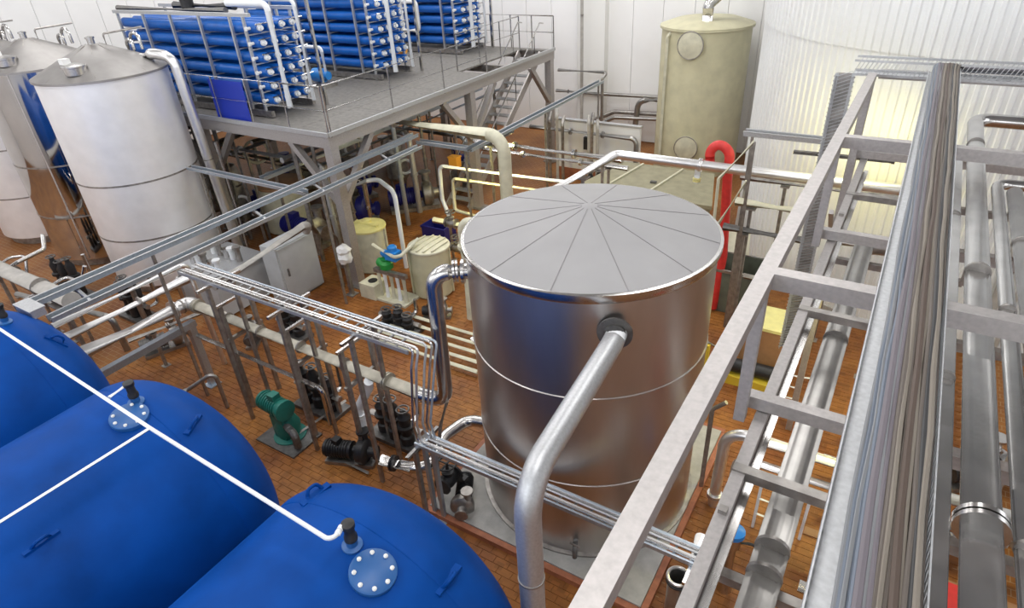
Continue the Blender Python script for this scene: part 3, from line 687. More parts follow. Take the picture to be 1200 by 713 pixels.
channel('channel_tray', 'bluish channel tray under the platform beside brown lidded tank', (-13.4, 9.4, 2.75), (-13.4, 17, 2.75), .16, .09, 'blueg', 3, posts=((.45, 0),))
channel('channel_tray', 'bluish channel tray branching from the long trays toward silver tank', (-15.3, 8.75, 3.0), (-11.05, 8.75, 3.0), .14, .08, 'blueg', 2, posts=((.1, 0),))
channel('channel_tray', 'second bluish channel tray under the platform near the braced post', (-12.9, 11.2, 3.0), (-12.9, 18.5, 3.0), .16, .09, 'blueg', 3, posts=((.6, 0),))
tag(build(MB().box((-10.75, 2.98, 3.3), (.5, .2, .12)).box((-10.75, 2.98, 3.37), (.53, .23, .02)), 'junction_box', 'galv', None, (-10.72, 3.02, 3.22)), 'pale galvanised junction box where the long trays start above the vessel', 'box')
def ladder(name, label, p, q, w, step=.25, m='galv', posts=()):
    p, q = V(p), V(q); d = (q-p); L = d.length; d = d/L; s = d.cross(V((0, 0, 1))).normalized()
    t = thing(name, label, 'cable tray', p)
    for g in (-1, 1): build(MB().beam(p+s*g*w/2, q+s*g*w/2, .03, .06), 'side_rail', m, t)
    me = None; n = int(L/step)
    for i in range(n):
        c = p+d*(i+.5)*step
        if me is None:
            r = build(MB().beam(c-s*w/2, c+s*w/2, .03, .02), 'rung', m, t, c-p); me = r.data; c0 = c
        else:
            r = bpy.data.objects.new('rung', me); COL.objects.link(r); r.parent = t; r.location = c-p
    for f, z in posts:
        c = p.lerp(q, f)
        for g in (-1, 1):
            po = build(MB().beam(c+s*g*(w/2+.06)-V((0, 0, c.z-z)), c+s*g*(w/2+.06)-V((0, 0, .08)), .06, .06), 'post', 'grime', t)
        build(MB().beam(c-s*(w/2+.25)-V((0, 0, .06)), c+s*(w/2+.25)-V((0, 0, .06)), .05, .05), 'crossbar', 'steel', t)
    return t
LU, LL = 5.27, 4.93
ladder('cable_ladder', 'pale cable ladder on slim posts spanning toward the big tank', (-10.3, LU, 3.0), (-5.1, LU, 3.0), .36, .22, 'galv', posts=((.16, 0), (.5, 0), (.8, 0)))
ladder('cable_ladder', 'low cable ladder passing in front of the big tank', (-5.0, LL, 1.58), (-.8, LL, 1.58), .24, .22, 'blueg', posts=((.01, 0), (.97, 0)))
tcol = ('steel', 'polish', 'galv', 'steel', 'blueg')
for i in range(5):
    o = (-.15, -.1, .03, .1, .15)[i]; xd = -5.02+.045*i
    t_ = build(MB().tube([(-10.2, LU+o, 3.06), (xd, LU+o, 3.06), (xd, LU+o-.1, 2.8), (xd+.02, LL+o*.55, 1.9), (xd+.06, LL+o*.55, 1.63), (-.78, LL+o*.55, 1.63)], .018, .07, 8), 'instrument_tube', tcol[i], None, (xd, LL, 1.63))
    tag(t_, 'thin metal instrument tube running along both cable ladders and dropping between them', 'pipe', 'instrument tubes on the cable ladders')
# ------------------------------------------------------------------ larger pipe runs on the left
pipe('header_pipe', 'long pale beige pipe running under the cable ladder to the riser', [(-11.25, 5.62, 1.78), (-5.3, 5.56, 1.78)], .11, 'head', n=18, fl=((0, .02), (0, .86)), cl=((0, .18), (0, .34), (0, .52), (0, .7)))
pipe('header_pipe', 'thick silver pipe with flange end between blue vessel and steel portal', [(-11.5, 3.36, 1.86), (-11.42, 5.62, 1.78), (-11.2, 5.62, 1.78)], .14, 'polish', n=20, fl=((0, .85),), cl=((0, .93),))
pipe('header_pipe', 'medium silver pipe parallel to the galvanised trays above floor', [(-11.85, 3.2, 2.08), (-11.85, 6.1, 2.05), (-12.3, 6.5, 1.9)], .1, 'polish', n=16, cl=((0, .6),))
pipe('header_pipe', 'slim silver pipe squeezed between medium pipe and galvanised tray', [(-11.55, 3.36, 2.52), (-11.55, 5.9, 2.5), (-11.55, 5.95, 0)], .055, 'polish', n=12)
pipe('header_pipe', 'dull grey pipe slanting past pale cabinet with bend at its end', [(-11.6, 6.3, 1.75), (-11.75, 9.15, 2.0), (-12.0, 9.25, 1.7)], .1, 'paintg', n=16)
d0, d1 = A(-70, 283, 2.5), A(84, 353, 2.5)
pipe('wall_duct', 'broad grey pipe entering past silver tanks above the blue vessel', [d0, d1], .17, 'paintg', n=18, cl=((0, .8),), supports=((0, .45), (0, .92)))
pipe('bent_pipe', 'pale bent pipe with open hook at the foot of silver tanks', [A(28, 352, 1.5), A(78, 325, 1.5), A(96, 332, 1.5), A(99, 312, 1.9)], .045, 'steel', n=12, supports=((0, .6),))
pipe('bent_pipe', 'pale bent pipe looping at the base of dull silver tank', [A(-20, 330, 1.8), A(20, 308, 1.8), A(52, 292, 1.8), A(50, 275, 2.1)], .05, 'steel', n=12)
pipe('bent_pipe', 'lower pale bent pipe under the looping one by dull silver tank', [A(-20, 322, 1.2), A(12, 302, 1.2), A(30, 300, 1.2), A(32, 330, .6)], .04, 'steel', n=12)
def portal(label, x, y0, y1, z, m='blueg', w=.13):
    t = thing('portal_frame', label, 'frame', (x, (y0+y1)/2, 0))
    build(MB().beam((x, y0, z), (x, y1, z), w, w), 'beam', m, t)
    for y in (y0+.1, y1-.1): build(MB().beam((x, y, 0), (x, y, z-w/2), w, w), 'leg', m, t)
    for y in (y0+.1, y1-.1): build(MB().box((x, y, .01), (w*2, w*2, .02)), 'base_plate', m, t)
    return t
portal('blue grey steel portal frame under the thick silver pipe', -11.15, 3.38, 5.45, 1.5)
pipe('drain_run', 'low thin rust brown pipe loop on floor behind blue vessel', [(-11.2, 3.6, .6), (-10.6, 4.6, .6), (-10.2, 5.0, .9), (-10.2, 5.0, .02)], .04, 'grime', n=10)
# slim support frames under the beige header
for i, (x, lb) in enumerate(((-9.75, 'slim grey stand nearest the portal frame holding the beige header'), (-8.0, 'slim grey stand beside green pump holding the beige header'), (-6.75, 'slim grey stand by the black pumps holding the beige header'))):
    t = thing('pipe_stand', lb, 'frame', (x, 5.6, 0))
    for dy in (-.32, .32): build(MB().beam((x, 5.6+dy, 0), (x, 5.6+dy, 2.35), .07, .07), 'leg', 'grime', t)
    build(MB().beam((x, 5.2, 1.63), (x, 6.0, 1.63), .06, .06), 'crossbar', 'grime', t)
    build(MB().beam((x, 5.2, 2.35), (x, 6.1, 2.35), .05, .05), 'top_bar', 'steel', t)
pipe('thin_line', 'thin steel line hung under the beige header between slim stands', [(-10.9, 5.3, 1.35), (-7.5, 5.3, 1.3), (-7.5, 5.3, .5)], .045, 'steel', n=10)
# ------------------------------------------------------------------ pumps and valves
def pump(label, p, ang, mc, s=1., cat='pump', vc='grime', group=None):
    p = V(p); t = thing('pump', label, cat, p, group); d = V((math.cos(ang), math.sin(ang), 0)); z = V((0, 0, 1)); q = V((-d.y, d.x, 0))
    build(MB().beam(p-d*.45*s+z*.04*s, p+d*.5*s+z*.04*s, .32*s, .08*s), 'base_frame', 'grime', t)
    prof = [(.05*s, -.47*s), (.15*s, -.46*s)]
    for k in range(9): h = (-.42+.05*k)*s; prof += [(.15*s, h), (.17*s, h+.005*s), (.17*s, h+.02*s), (.15*s, h+.026*s)]
    prof += [(.17*s, .05*s), (.17*s, .08*s), (.09*s, .1*s), (.06*s, .2*s)]
    build(MB().lathe(p+z*.28*s, prof, 18, d), 'motor', mc, t)
    build(MB().box(p-d*.2*s+z*.48*s, (.14*s, .14*s, .1*s)), 'terminal_box', mc, t)
    vol = build(MB().lathe(p+z*.28*s, [(.12*s, .18*s), (.22*s, .2*s), (.24*s, .26*s), (.24*s, .34*s), (.2*s, .38*s), (.1*s, .4*s), (.08*s, .52*s), (.13*s, .52*s), (.13*s, .56*s)], 22, d), 'volute', vc, t)
    a = p+d*.29*s+z*.28*s+q*.12*s
    build(MB().lathe(a, [(.07*s, 0), (.07*s, .36*s), (.12*s, .36*s), (.12*s, .4*s)], 16), 'outlet', vc, t)
    return t
def valve(label, p, axis, r=.09, m='black', wheel='black', group=None, up=(0, 0, 1)):
    p, ax, up = V(p), V(axis).normalized(), V(up).normalized(); t = thing('valve', label, 'valve', p-V((0, 0, r*1.6)), group)
    build(MB().lathe(p, [(r*1.5, -r*1.8), (r*1.5, -r*1.5), (r*.9, -r*1.5), (r*1.25, -r*.5), (r*1.25, r*.5), (r*.9, r*1.5), (r*1.5, r*1.5), (r*1.5, r*1.8)], 18, ax), 'body', m, t)
    build(MB().lathe(p, [(r*.75, r*.6), (r*.75, r*1.6), (r, r*1.6), (r, r*1.9), (r*.3, r*2), (r*.2, r*3.6)], 14, up), 'bonnet', m, t)
    w = MB().ring(p+up*r*3.4, up, r*1.5, r*.16, 20, 6); a, b = ortho(up)
    for u in (a, b): w.beam(p+up*r*3.4-u*r*1.5, p+up*r*3.4+u*r*1.5, r*.2, r*.2)
    build(w, 'handwheel', wheel, t)
    return t
g1 = A(322, 505, 0)
t = thing('pump', 'teal green motor pump on floor beside the blue vessel', 'pump', g1)
d = (A(345, 485, .75)-A(305, 462, .75)).normalized(); zz = V((0, 0, 1)); mp = A(324, 476, .75)
prof = [(.06, -.42), (.16, -.4)]
for k in range(8): prof += [(.16, -.36+.06*k), (.185, -.355+.06*k), (.185, -.33+.06*k), (.16, -.322+.06*k)]
prof += [(.2, .2), (.2, .26), (.1, .28)]
build(MB().lathe(mp, prof, 18, d), 'motor', 'green', t)
build(MB().box(mp+V((0, 0, .22)), (.16, .16, .12)), 'terminal_box', 'green', t)
gb = A(335, 492, .4)
build(MB().lathe((gb.x, gb.y, 0.0), [(.3, 0), (.3, .06), (.2, .08), (.24, .3), (.16, .5), (.16, .6)], 20), 'gearbox', 'green', t)
build(MB().box(((gb.x+mp.x)/2, (gb.y+mp.y)/2, .29), (.3, .3, .58)), 'stand', 'green', t)
build(MB().box((gb.x+.02, gb.y-.05, .02), (1.0, .7, .04)), 'base_plate', 'dark', t)
build(MB().tube([gb+V((.1, -.1, 0)), gb+V((.45, -.2, 0)), gb+V((.45, -.2, -.3))], .07, .1, 10), 'outlet', 'dark', t)
# black filter / valve clusters
def cluster(label, p, n, seed, h=1.0):
    rnd = random.Random(seed); p = V(p); t = thing('valve_manifold', label, 'valves', p)
    build(MB().box(p+V((0, 0, .04)), (.3*n+.2, .5, .08)), 'base', 'dark', t)
    for i in range(n):
        q = p+V((.3*(i-(n-1)/2), rnd.uniform(-.08, .08), 0)); hh = h*rnd.uniform(.8, 1.1)
        b = build(MB().lathe(q, [(.1, .08), (.13, .1), (.13, hh*.3), (.09, hh*.33), (.09, hh*.5), (.15, hh*.52), (.15, hh*.58), (.1, hh*.6), (.12, hh*.8), (.06, hh*.9), (.05, hh)], 14), 'valve_body', 'black', t)
        build(MB().ring(q+V((0, 0, hh)), (0, 0, 1), .11, .016, 16, 6).beam(q+V((-.11, 0, hh)), q+V((.11, 0, hh)), .02, .02), 'handwheel', 'dark', b)
    build(MB().tube([p+V((-.15*n-.15, 0, h*.42)), p+V((.15*n+.15, 0, h*.42))], .06, n=10), 'manifold_pipe', 'grime', t)
    build(MB().tube([p+V((.1, .1, .2)), p+V((.1, .5, .2)), p+V((.1, .5, h*.9))], .05, .1, 10), 'branch', 'steel', t)
    return t
cluster('black valve cluster with handwheels behind the green pump', A(378, 478, 0), 3, 3, 1.05)
cluster('black valve cluster under the black ladder posts by light pipe', A(468, 513, 0), 3, 9, .9)
pump('black finned pump lying on tiles before the slim stand', A(412, 540, 0), math.radians(20), 'black', .95, vc='black')
pump('dark pump squeezed between blue vessel and tank plinth', A(545, 590, 0), math.radians(-60), 'black', .8, vc='grime')
valve('black handwheel valve on floor beside tank plinth', A(526, 562, .5), (0, 1, 0), .1)
pe = [A(447, 540, .45), A(505, 553, .45), A(520, 512, .55), A(548, 492, .62), V((-4.75, 6.5, .7))]
pipe('suction_pipe', 'pale curved suction pipe with black gasket entering the big tank foot', pe, .1, 'steel', fillet=.3, n=16, fl=((0, .25),), fm='black')
pipe('suction_pipe', 'short pale angled pipe with fittings hanging under beige header', [A(432, 447, 1.75), A(432, 455, 1.5), A(420, 478, 1.0), A(425, 500, .6)], .08, 'pvc', n=12, fl=((2, .4),))
pipe('drop_line', 'thin grey line falling from beige header to floor beside riser', [A(524, 470, 1.7), A(516, 500, 1.0), A(512, 560, 0)], .03, 'grime', n=8)
for i, (px, py) in enumerate(((497, 522), (508, 528))):
    q = A(px, py, 1.5); o = build(MB().beam((q.x, q.y, 0), (q.x, q.y, 1.5), .06, .06).box((q.x, q.y, .01), (.16, .16, .02)), 'support_post', 'blueg', None, (q.x, q.y, 0)); tag(o, ('bluish', 'brownish')[i]+' support post under the joint of two cable ladders', 'post')
pipe('floor_rail', 'low brown pipe rail along the tiles before the valve clusters', [A(340, 515, .08), A(405, 470, .08)], .03, 'grime', n=8)
pipe('floor_rail', 'short brown pipe rail along tiles in front of black finned pump', [A(397, 538, .08), A(432, 555, .08)], .025, 'grime', n=8)
# ------------------------------------------------------------------ lidded tanks, motors and crates near the platform corner
def drum(label, p, r, h, body, lid, slats=0, stir=True):
    p = V(p); t = thing('dosing_tank', label, 'tank', p)
    build(MB().lathe(p, [(r*.92, 0), (r, .05), (r, h-.04)], 36), 'shell', body, t)
    build(MB().lathe(p, [(r+.02, h-.06), (r+.03, h-.02), (r+.02, h), (r*.3, h+.03), (.001, h+.035)], 36), 'lid', lid, t)
    for i in range(slats):
        x = r*(-.7+1.4*i/(slats-1)); hw = math.sqrt(max(0, r*r*.92-x*x)); build(MB().box(p+V((x, 0, h+.035)), (.04, hw*2, .03)), 'lid_batten', 'beige2', t)
    if stir:
        build(MB().box(p+V((0, 0, h+.05)), (r*1.6, .1, .05)), 'lid_bar', lid, t)
        build(MB().lathe(p+V((-.1, .1, h+.03)), [(.13, 0), (.13, .07), (.1, .09)], 14), 'lid_cap', lid, t)
    for a in (.3, 2.2, 4.0):
        d = V((math.cos(a), math.sin(a), 0)); build(MB().beam(p+d*(r+.02)+V((0, 0, .05)), p+d*(r+.02)+V((0, 0, h-.08)), .05, .04), 'rib', body, t)
    return t
drum('round beige tank with bright yellow lid beside the platform post', A(432, 268, 1.2)*V((1, 1, 0)) if False else V((A(430, 264, 1.25).x, A(430, 264, 1.25).y, 0)), .47, 1.25, 'beige2', 'ylid')
dq = A(502, 287, 1.3); drum('round tan tank with battened yellowish lid near the riser pipe', (dq.x, dq.y, 0), .5, 1.3, 'beige', 'beige2', 5, False)
dq = A(328, 213, 1.5); drum('wide beige tank with brown lid under the platform', (dq.x, dq.y, 0), .72, 1.5, 'beige2', 'brown', 0, False)
dq = A(402, 282, .9)
t = thing('dosing_station', 'green and blue valve station with white tubes between lidded tanks', 'pump', (A(466, 350, 0).x, A(466, 350, 0).y, 0))
b0 = V((A(466, 350, 0).x, A(466, 350, 0).y, 0))
build(MB().box(b0+V((0, 0, .03)), (1.0, .6, .06)), 'base', 'beige2', t)
for i in range(5): build(MB().tube([b0+V((-.4+.2*i, -.1, .05)), b0+V((-.4+.2*i, -.1, .75))], .055, n=10), 'tube', 'pvc' if i % 2 else 'beige2', t)
build(MB().beam(b0+V((-.5, -.1, .78)), b0+V((.5, -.1, .78)), .12, .1), 'manifold', 'grime', t)
build(MB().lathe(b0+V((-.18, 0, .8)), [(.1, 0), (.17, .05), (.17, .18), (.1, .24), (.12, .3)], 14).lathe(b0+V((-.3, 0, .95)), [(.09, -.14), (.12, -.1), (.12, .1), (.09, .14)], 12, (1, 0, 0)), 'green_body', 'green2', t)
build(MB().box(b0+V((.05, .05, 1.22)), (.34, .26, .22)).lathe(b0+V((.05, .05, 1.33)), [(.12, 0), (.12, .1), (.08, .14)], 12).lathe(b0+V((-.12, .05, 1.2)), [(.08, 0), (.1, .12), (.06, .2)], 12, (-1, 0, 0)), 'actuator', 'blue2', t)
pipe('dosing_line', 'cream bent pipe from lidded tank to the green valve station', [A(437, 287, 1.3), A(462, 302, 1.3), A(470, 300, 1.3), A(490, 280, 1.5)], .045, 'beige2', n=10)
pipe('dosing_line', 'pale arched pipe on post standing behind the yellow lidded tank', [A(405, 222, 2.2), A(440, 208, 2.2), A(462, 225, 2.2), (A(462, 225, 2.2).x, A(462, 225, 2.2).y, 0)], .06, 'pvc', fillet=.25, n=12)
wp = A(413, 345, 0); wq = V((wp.x, wp.y, 0))
t = thing('wrapped_instrument', 'white plastic wrapped instrument on a grey post', 'instrument', wq)
build(MB().beam(wq, wq+V((0, 0, .95)), .09, .09).box(wq+V((0, 0, .01)), (.25, .25, .02)), 'post', 'grime', t)
wbm = MB(); rnd = random.Random(4); prof = []
wbm.lathe(wq+V((0, 0, .9)), [(.05, 0), (.17, .06), (.2, .18), (.15, .28), (.19, .36), (.14, .46), (.03, .5)], 14)
for v in wbm.v: v += V((rnd.uniform(-.03, .03), rnd.uniform(-.03, .03), rnd.uniform(-.02, .02)))
build(wbm, 'plastic_wrap', 'bag', t)
cq = A(515, 275, .2); o = None
t = thing('crate', 'dark navy plastic crate behind the battened tank', 'crate', (cq.x, cq.y, 0))
cb = MB(); w_, d_, h_ = .8, .55, .55; c = V((cq.x, cq.y, 0))
for s in (-1, 1): cb.box(c+V((s*w_/2, 0, h_/2)), (.03, d_, h_)).box(c+V((0, s*d_/2, h_/2)), (w_, .03, h_))
cb.box(c+V((0, 0, .03)), (w_, d_, .04)); build(cb, 'body', 'navy', t)
for s in (-1, 1): build(MB().box(c+V((0, s*(d_/2+.01), h_-.04)), (w_+.05, .04, .06)), 'rim', 'navy', t)
oq = A(533, 190, 1.6); t = tag(build(MB().box(oq, (.3, .25, .3)).box(oq+V((0, 0, .17)), (.34, .29, .04)), 'junction_box', 'orange', None, oq), 'small orange box on pipework behind the big tank', 'box')
# pale cabinet and machine in front of the platform
cbx = thing('control_cabinet', 'pale grey steel cabinet with plain side beside the platform corner', 'cabinet', (-12.45, 9.0, 0))
build(MB().box((-12.45, 8.95, .8), (.55, 1.2, 1.5)), 'body', 'cab', cbx)
build(MB().box((-12.16, 8.95, .82), (.03, 1.12, 1.4)), 'door', 'cab', cbx); build(MB().box((-12.13, 8.55, .85), (.03, .04, .2)), 'handle', 'dark', cbx)
build(MB().box((-12.45, 8.95, .03), (.5, 1.1, .06)), 'plinth', 'dark', cbx)
mch = thing('filter_press', 'grey machine with pipe stubs between silver tank and pale cabinet', 'machine', (-13.9, 8.1, 0))
build(MB().box((-13.8, 7.9, .55), (1.5, 1.5, 1.0)), 'body', 'cab', mch); build(MB().box((-13.8, 7.9, 1.08), (1.6, 1.6, .08)), 'top', 'galv', mch)
for i in range(5):
    for j in range(2): build(MB().lathe((-14.3+.25*i, 7.5+.6*j, 1.1), [(.07, 0), (.07, .2+.08*((i+j) % 3)), (.1, .2+.08*((i+j) % 3)), (.1, .26+.08*((i+j) % 3))], 12), 'pipe_stub', ('steel', 'pvc', 'grime')[(i+j) % 3], mch)
build(MB().tube([(-14.4, 7.2, .9), (-14.4, 7.0, .9), (-14.4, 7.0, 0)], .06, .1, 10), 'drain', 'steel', mch)
# ------------------------------------------------------------------ header pipe over the middle and pipework behind the big tank
pipe('main_header', 'thick cream pipe leaving the platform underside with big elbow down behind tank', [(-14.5, 13.1, 3.4), (-8.46, 12.95, 3.4), (-8.42, 12.9, .0)], .165, 'beige2', fillet=.45, n=20, fl=((1, .55),), cl=((0, .4),))
pipe('loop_pipe', 'slim white looped pipe behind the cream header elbow', [(-7.3, 14.05, 2.0), (-11.25, 13.75, 2.0), (-11.25, 13.7, 1.0), (-10.9, 13.5, .6), (-10.9, 13.4, 0)], .06, 'pvc', fillet=.15, n=12)
pipe('loop_pipe', 'second slim cream pipe nested inside the white loop', [(-7.3, 13.85, 1.75), (-10.7, 13.6, 1.75), (-10.7, 13.55, .8), (-9, 13.5, .7)], .05, 'beige2', fillet=.12, n=12)
for i, (z, y, r, m, lb) in enumerate(((1.1, 12.2, .08, 'beige2', 'cream floor level pipe with valves behind the big tank'), (.75, 11.6, .09, 'grime', 'dull grey floor level pipe behind the big tank'), (2.3, 14.8, .07, 'steel', 'upper steel pipe crossing behind the cream header'), (2.65, 14.4, .09, 'steel', 'top steel pipe crossing toward the silver bend behind the tank'))):
    pipe('cross_pipe', lb, [(-10.4, y, z), (-5.9, y+.05, z)], r, m, n=12, fl=((0, .3), (0, .7)), supports=((0, .12), (0, .88)))
for i, (x, y, z) in enumerate(((-9.8, 12.2, 1.1), (-9.2, 11.6, .75), (-7.6, 12.2, 1.1), (-7.2, 11.6, .75))):
    valve('dark handwheel valve on the floor level pipes behind the big tank', (x, y, z+.02), (1, 0, 0), .095, 'grime', 'dark', 'valves behind the big tank')
pipe('knee_pipe', 'cream inverted knee pipe rising behind the left side of big tank', [(-7.7, 9.95, 0), (-7.7, 9.95, 2.5), (-6.6, 9.95, 2.5), (-5.9, 9.6, 2.2), (-5.9, 9.5, .0)], .115, 'beige2', fillet=.25, n=16, fl=((0, .75),))
pipe('side_pipe', 'thin steel rail pipe beside the left foot of big tank', [(-6.4, 8.2, .9), (-5.1, 7.6, .9), (-5.1, 7.6, .12)], .04, 'steel', n=8)
for i in range(5):
    y = 8.1+.28*i; pipe('floor_pipe', 'cream floor pipe among parallel floor pipes beside the dosing station', [(-9.3+.1*i, y, .12), (-6.3, y+.05, .12)], .05, 'beige2', n=8, group='floor pipes beside the dosing station')
yb = V((A(440, 345, 0).x, A(440, 345, 0).y, 0))
t = thing('sump_box', 'low yellowish box with dark hole on floor near white wrapped instrument', 'box', yb)
build(MB().box(yb+V((0, 0, .2)), (.5, .5, .4)), 'body', 'beige2', t); build(MB().lathe(yb+V((0, 0, .4)), [(.12, 0), (.12, .012), (.001, .013)], 16), 'opening', 'black', t)
# ------------------------------------------------------------------ crowd of pipework under the platform
rnd = random.Random(21)
for i in range(9):
    y = 10.6+.95*i; z = (2.9, 2.3, 1.7, 3.2, 2.6)[i % 5]; x1 = -12.55-.3*(i % 3)
    m = ('galv', 'grime', 'steel', 'blueg')[i % 4]
    pipe('under_deck_pipe', ('galvanised', 'dull grey', 'steel', 'bluish')[i % 4]+' pipe running crosswise under the platform deck', [(-20.5+(i % 2), y, z), (x1, y, z), (x1, y+.05, .0)], (.07, .09, .055)[i % 3], m, n=10, fl=((0, .6), (1, .5)), group=('galvanised', 'dull grey', 'steel', 'bluish')[i % 4]+' crosswise pipes under the platform')
for i in range(7):
    x = -12.6-1.05*i; z = (2.85, 2.95, 3.3)[i % 3]
    m = ('blueg', 'galv', 'steel')[i % 3]
    pipe('under_deck_pipe', ('bluish', 'galvanised', 'steel')[i % 3]+' pipe running lengthwise under the platform deck', [(x, 10.3, z), (x, 19.8, z)], (.05, .08, .06)[i % 3], m, n=10, cl=((0, .2), (0, .6)), supports=((0, .05), (0, .9)), group=('bluish', 'galvanised', 'steel')[i % 3]+' lengthwise pipes under the platform')
for i, (x, y) in enumerate(((-14.6, 11.2), (-14.4, 12.9), (-13.2, 14.6), (-15.6, 14.2), (-17.6, 12.4), (-13.1, 17.2), (-16.5, 17.4), (-18.6, 14.6))):
    pump(('large pump set with navy motor', 'large pump set with dark grey motor')[i % 2]+' on the floor under the platform', (x, y, 0), .4*i, 'dark' if i % 2 else 'navy', 1.7, vc='navy' if i % 2 else 'grime', group=('navy', 'dark grey')[i % 2]+' pump sets under the platform')
for i, (x, y, h) in enumerate(((-17.2, 10.9, 2.2), (-18.7, 11.2, 2.2), (-14.9, 15.9, 1.9), (-17.9, 16.4, 2.2))):
    t = thing('cartridge_filter', 'upright dull steel filter housing under the platform', 'filter', (x, y, 0), 'filter housings under the platform'); c = V((x, y, 0))
    build(MB().lathe(c, [(.3, .35), (.38, .45), (.38, h-.3), (.3, h-.08), (.05, h)], 24), 'shell', 'grime', t)
    build(MB().ring(c+V((0, 0, h*.7)), (0, 0, 1), .39, .03, 28, 6), 'clamp_ring', 'steel', t)
    for k in range(3):
        a = 2.1*k; d = V((math.cos(a), math.sin(a), 0)); build(MB().beam(c+d*.26, c+d*.3+V((0, 0, .5)), .06, .06), 'leg', 'grime', t)
    build(MB().ring(c+V((.42, -.05, h*.45)), (1, -.6, 0), .24, .05, 28, 8), 'gauge_ring', 'pvc', t)
t = thing('wheel_valve', 'large pale ring wheel on pipework under the platform', 'valve', A(300, 178, 2.4)); wv = A(300, 178, 2.4)
build(MB().ring(wv, (.85, -.5, 0), .34, .045, 30, 8), 'handwheel', 'beige2', t)
build(MB().tube([wv, wv+V((-.5, .3, 0)), wv+V((-.5, .3, -2.4))], .06, .15, 10), 'stem', 'grime', t)
build(MB().beam(wv-V((0, 0, .33)), wv+V((0, 0, .33)), .04, .04), 'spoke', 'beige2', t)
# more floor level clutter near the dosing station
cluster('low dark valve cluster on tiles beside the dosing station', A(470, 385, 0), 3, 31, .6)
cluster('dark valve cluster behind the slim stands near pale cabinet', A(345, 395, 0), 2, 33, .9)
pump('small dark pump on tiles before the battened tank', A(512, 372, 0), .5, 'black', .7)
pump('small dull pump behind the portal frame', A(300, 400, 0), 2.2, 'dark', .8)
pipe('slim_post_pipe', 'slim brownish post pipe beside the platform corner post', [(A(402, 335, 0).x, A(402, 335, 0).y, 0), (A(402, 335, 0).x, A(402, 335, 0).y, 2.9)], .05, 'grime', n=8)
for i in range(6):
    y = 10.4+.5*i; pipe('under_deck_conduit', 'thin bluish conduit under the platform edge', [(-20, y, 3.62-.1*(i % 3)), (-11.8, y, 3.62-.1*(i % 3))], .03, 'blueg', n=8, cl=((0, .7),), group='thin conduits under the platform edge')
for i in (0, 1, 4, 5, 6, 7):
    x, y = -12.25-.8*i, 10.2+.06*(i % 3); pipe('under_deck_dropper', 'dull vertical pipe dropping from deck to floor under the platform', [(x, y, 3.6), (x, y, 1.2), (x-.15, y+.25, .9), (x-.15, y+.25, 0)], .045+.015*(i % 2), 'grime', n=8, group='vertical droppers under the platform')
# crowd of low pipework between silver tanks and the galvanised trays
for i, (a, b, z, r, m) in enumerate((((60, 372), (150, 330), 1.2, .06, 'grime'), ((20, 345), (130, 372), .9, .07, 'dull'), ((-20, 300), (60, 335), 1.0, .08, 'dull'), ((150, 400), (240, 365), .9, .05, 'grime'))):
    pipe('low_pipe', ('tarnished', 'dull grey')[m == 'dull']+' low pipe crossing the floor between silver tanks and trays', [A(*a, z), A(*b, z), A(*b, z)*V((1, 1, 0))+V((.02, .02, 0))], r, m, n=10, fl=((0, .5),), supports=((0, .3),), group=('tarnished', 'dull grey')[m == 'dull']+' low pipes by the silver tanks')
cluster('dark valve cluster at the foot of the brushed silver tank', A(165, 372, 0), 3, 41, 1.1)
cluster('dark valve cluster between blue vessel and mirror polished tank', A(90, 345, 0), 3, 43, 1.1)
pump('dull pump behind the steel portal frame near silver tank', A(195, 410, 0), 1.2, 'dark', 1.0)
# ------------------------------------------------------------------ back wall pipework
def wy(px, py, Y=23.55): return AY(px, py, Y)
pipe('wall_pipe', 'horizontal grey pipe along back wall ending in upturned hook', [wy(652, 106), wy(700, 110), wy(772, 114)], .07, 'dull', n=12, cl=((0, .3), (1, .4)))
pipe('wall_pipe', 'thick grey goose neck pipe against back wall beside beige tank', [wy(772, 117, 23.3), wy(748, 118, 23.3), (wy(744, 122, 23.3).x, 23.3, 0)], .11, 'dull', fillet=.35, n=14)
pipe('wall_pipe', 'double bend grey pipe low on back wall toward beige tank', [wy(640, 139, 23.4), wy(690, 143, 23.4), wy(720, 131, 23.4), wy(771, 134, 23.4)], .085, 'grime', n=12, cl=((0, .5),))
pipe('wall_pipe', 'second double bend pipe just under the first on back wall', [wy(645, 146, 23.2), wy(690, 150, 23.2), wy(720, 138, 23.2), wy(771, 140, 23.2)], .07, 'dull', n=12)
pipe('wall_pipe', 'square frame rail of grey tube before the white pilaster', [wy(654, 82, 23.2), wy(712, 85, 23.2), wy(706, 92, 23.0), (wy(706, 92, 23.).x, 23.0, 0)], .06, 'dull', fillet=.1, n=10)
pipe('wall_pipe', 'tall slim dark pipe standing before the white pilaster', [(wy(682, 10, 23.4).x, 23.4, 9.5), (wy(682, 10, 23.4).x, 23.4, 0)], .06, 'paintg', n=10, cl=((0, .5),))
for i, px in enumerate((640, 646, 653, 661, 690, 695, 700)):
    q = wy(px, 170, 18.6); pipe('wall_riser', 'slim brownish vertical pipe in the pipe group near the platform end', [(q.x, 18.6-.1*(i % 2), 0), (q.x, 18.6-.1*(i % 2), 2.1+.1*(i % 3)), (q.x-.12, 18.85, 2.25+.1*(i % 3))], .055, 'grime' if i % 2 else 'paintg', fillet=.12, n=10, group='slim risers near the platform end')
q = wy(688, 168, 19.17); tag(build(MB().box(q, (.22, .12, .42)).box(q+V((0, -.07, .08)), (.12, .03, .12)), 'switch_box', 'black', None, q), 'small black switch box among pipes on back wall', 'switch')
p0, p1 = A(652, 214, 0), A(742, 214, 0)
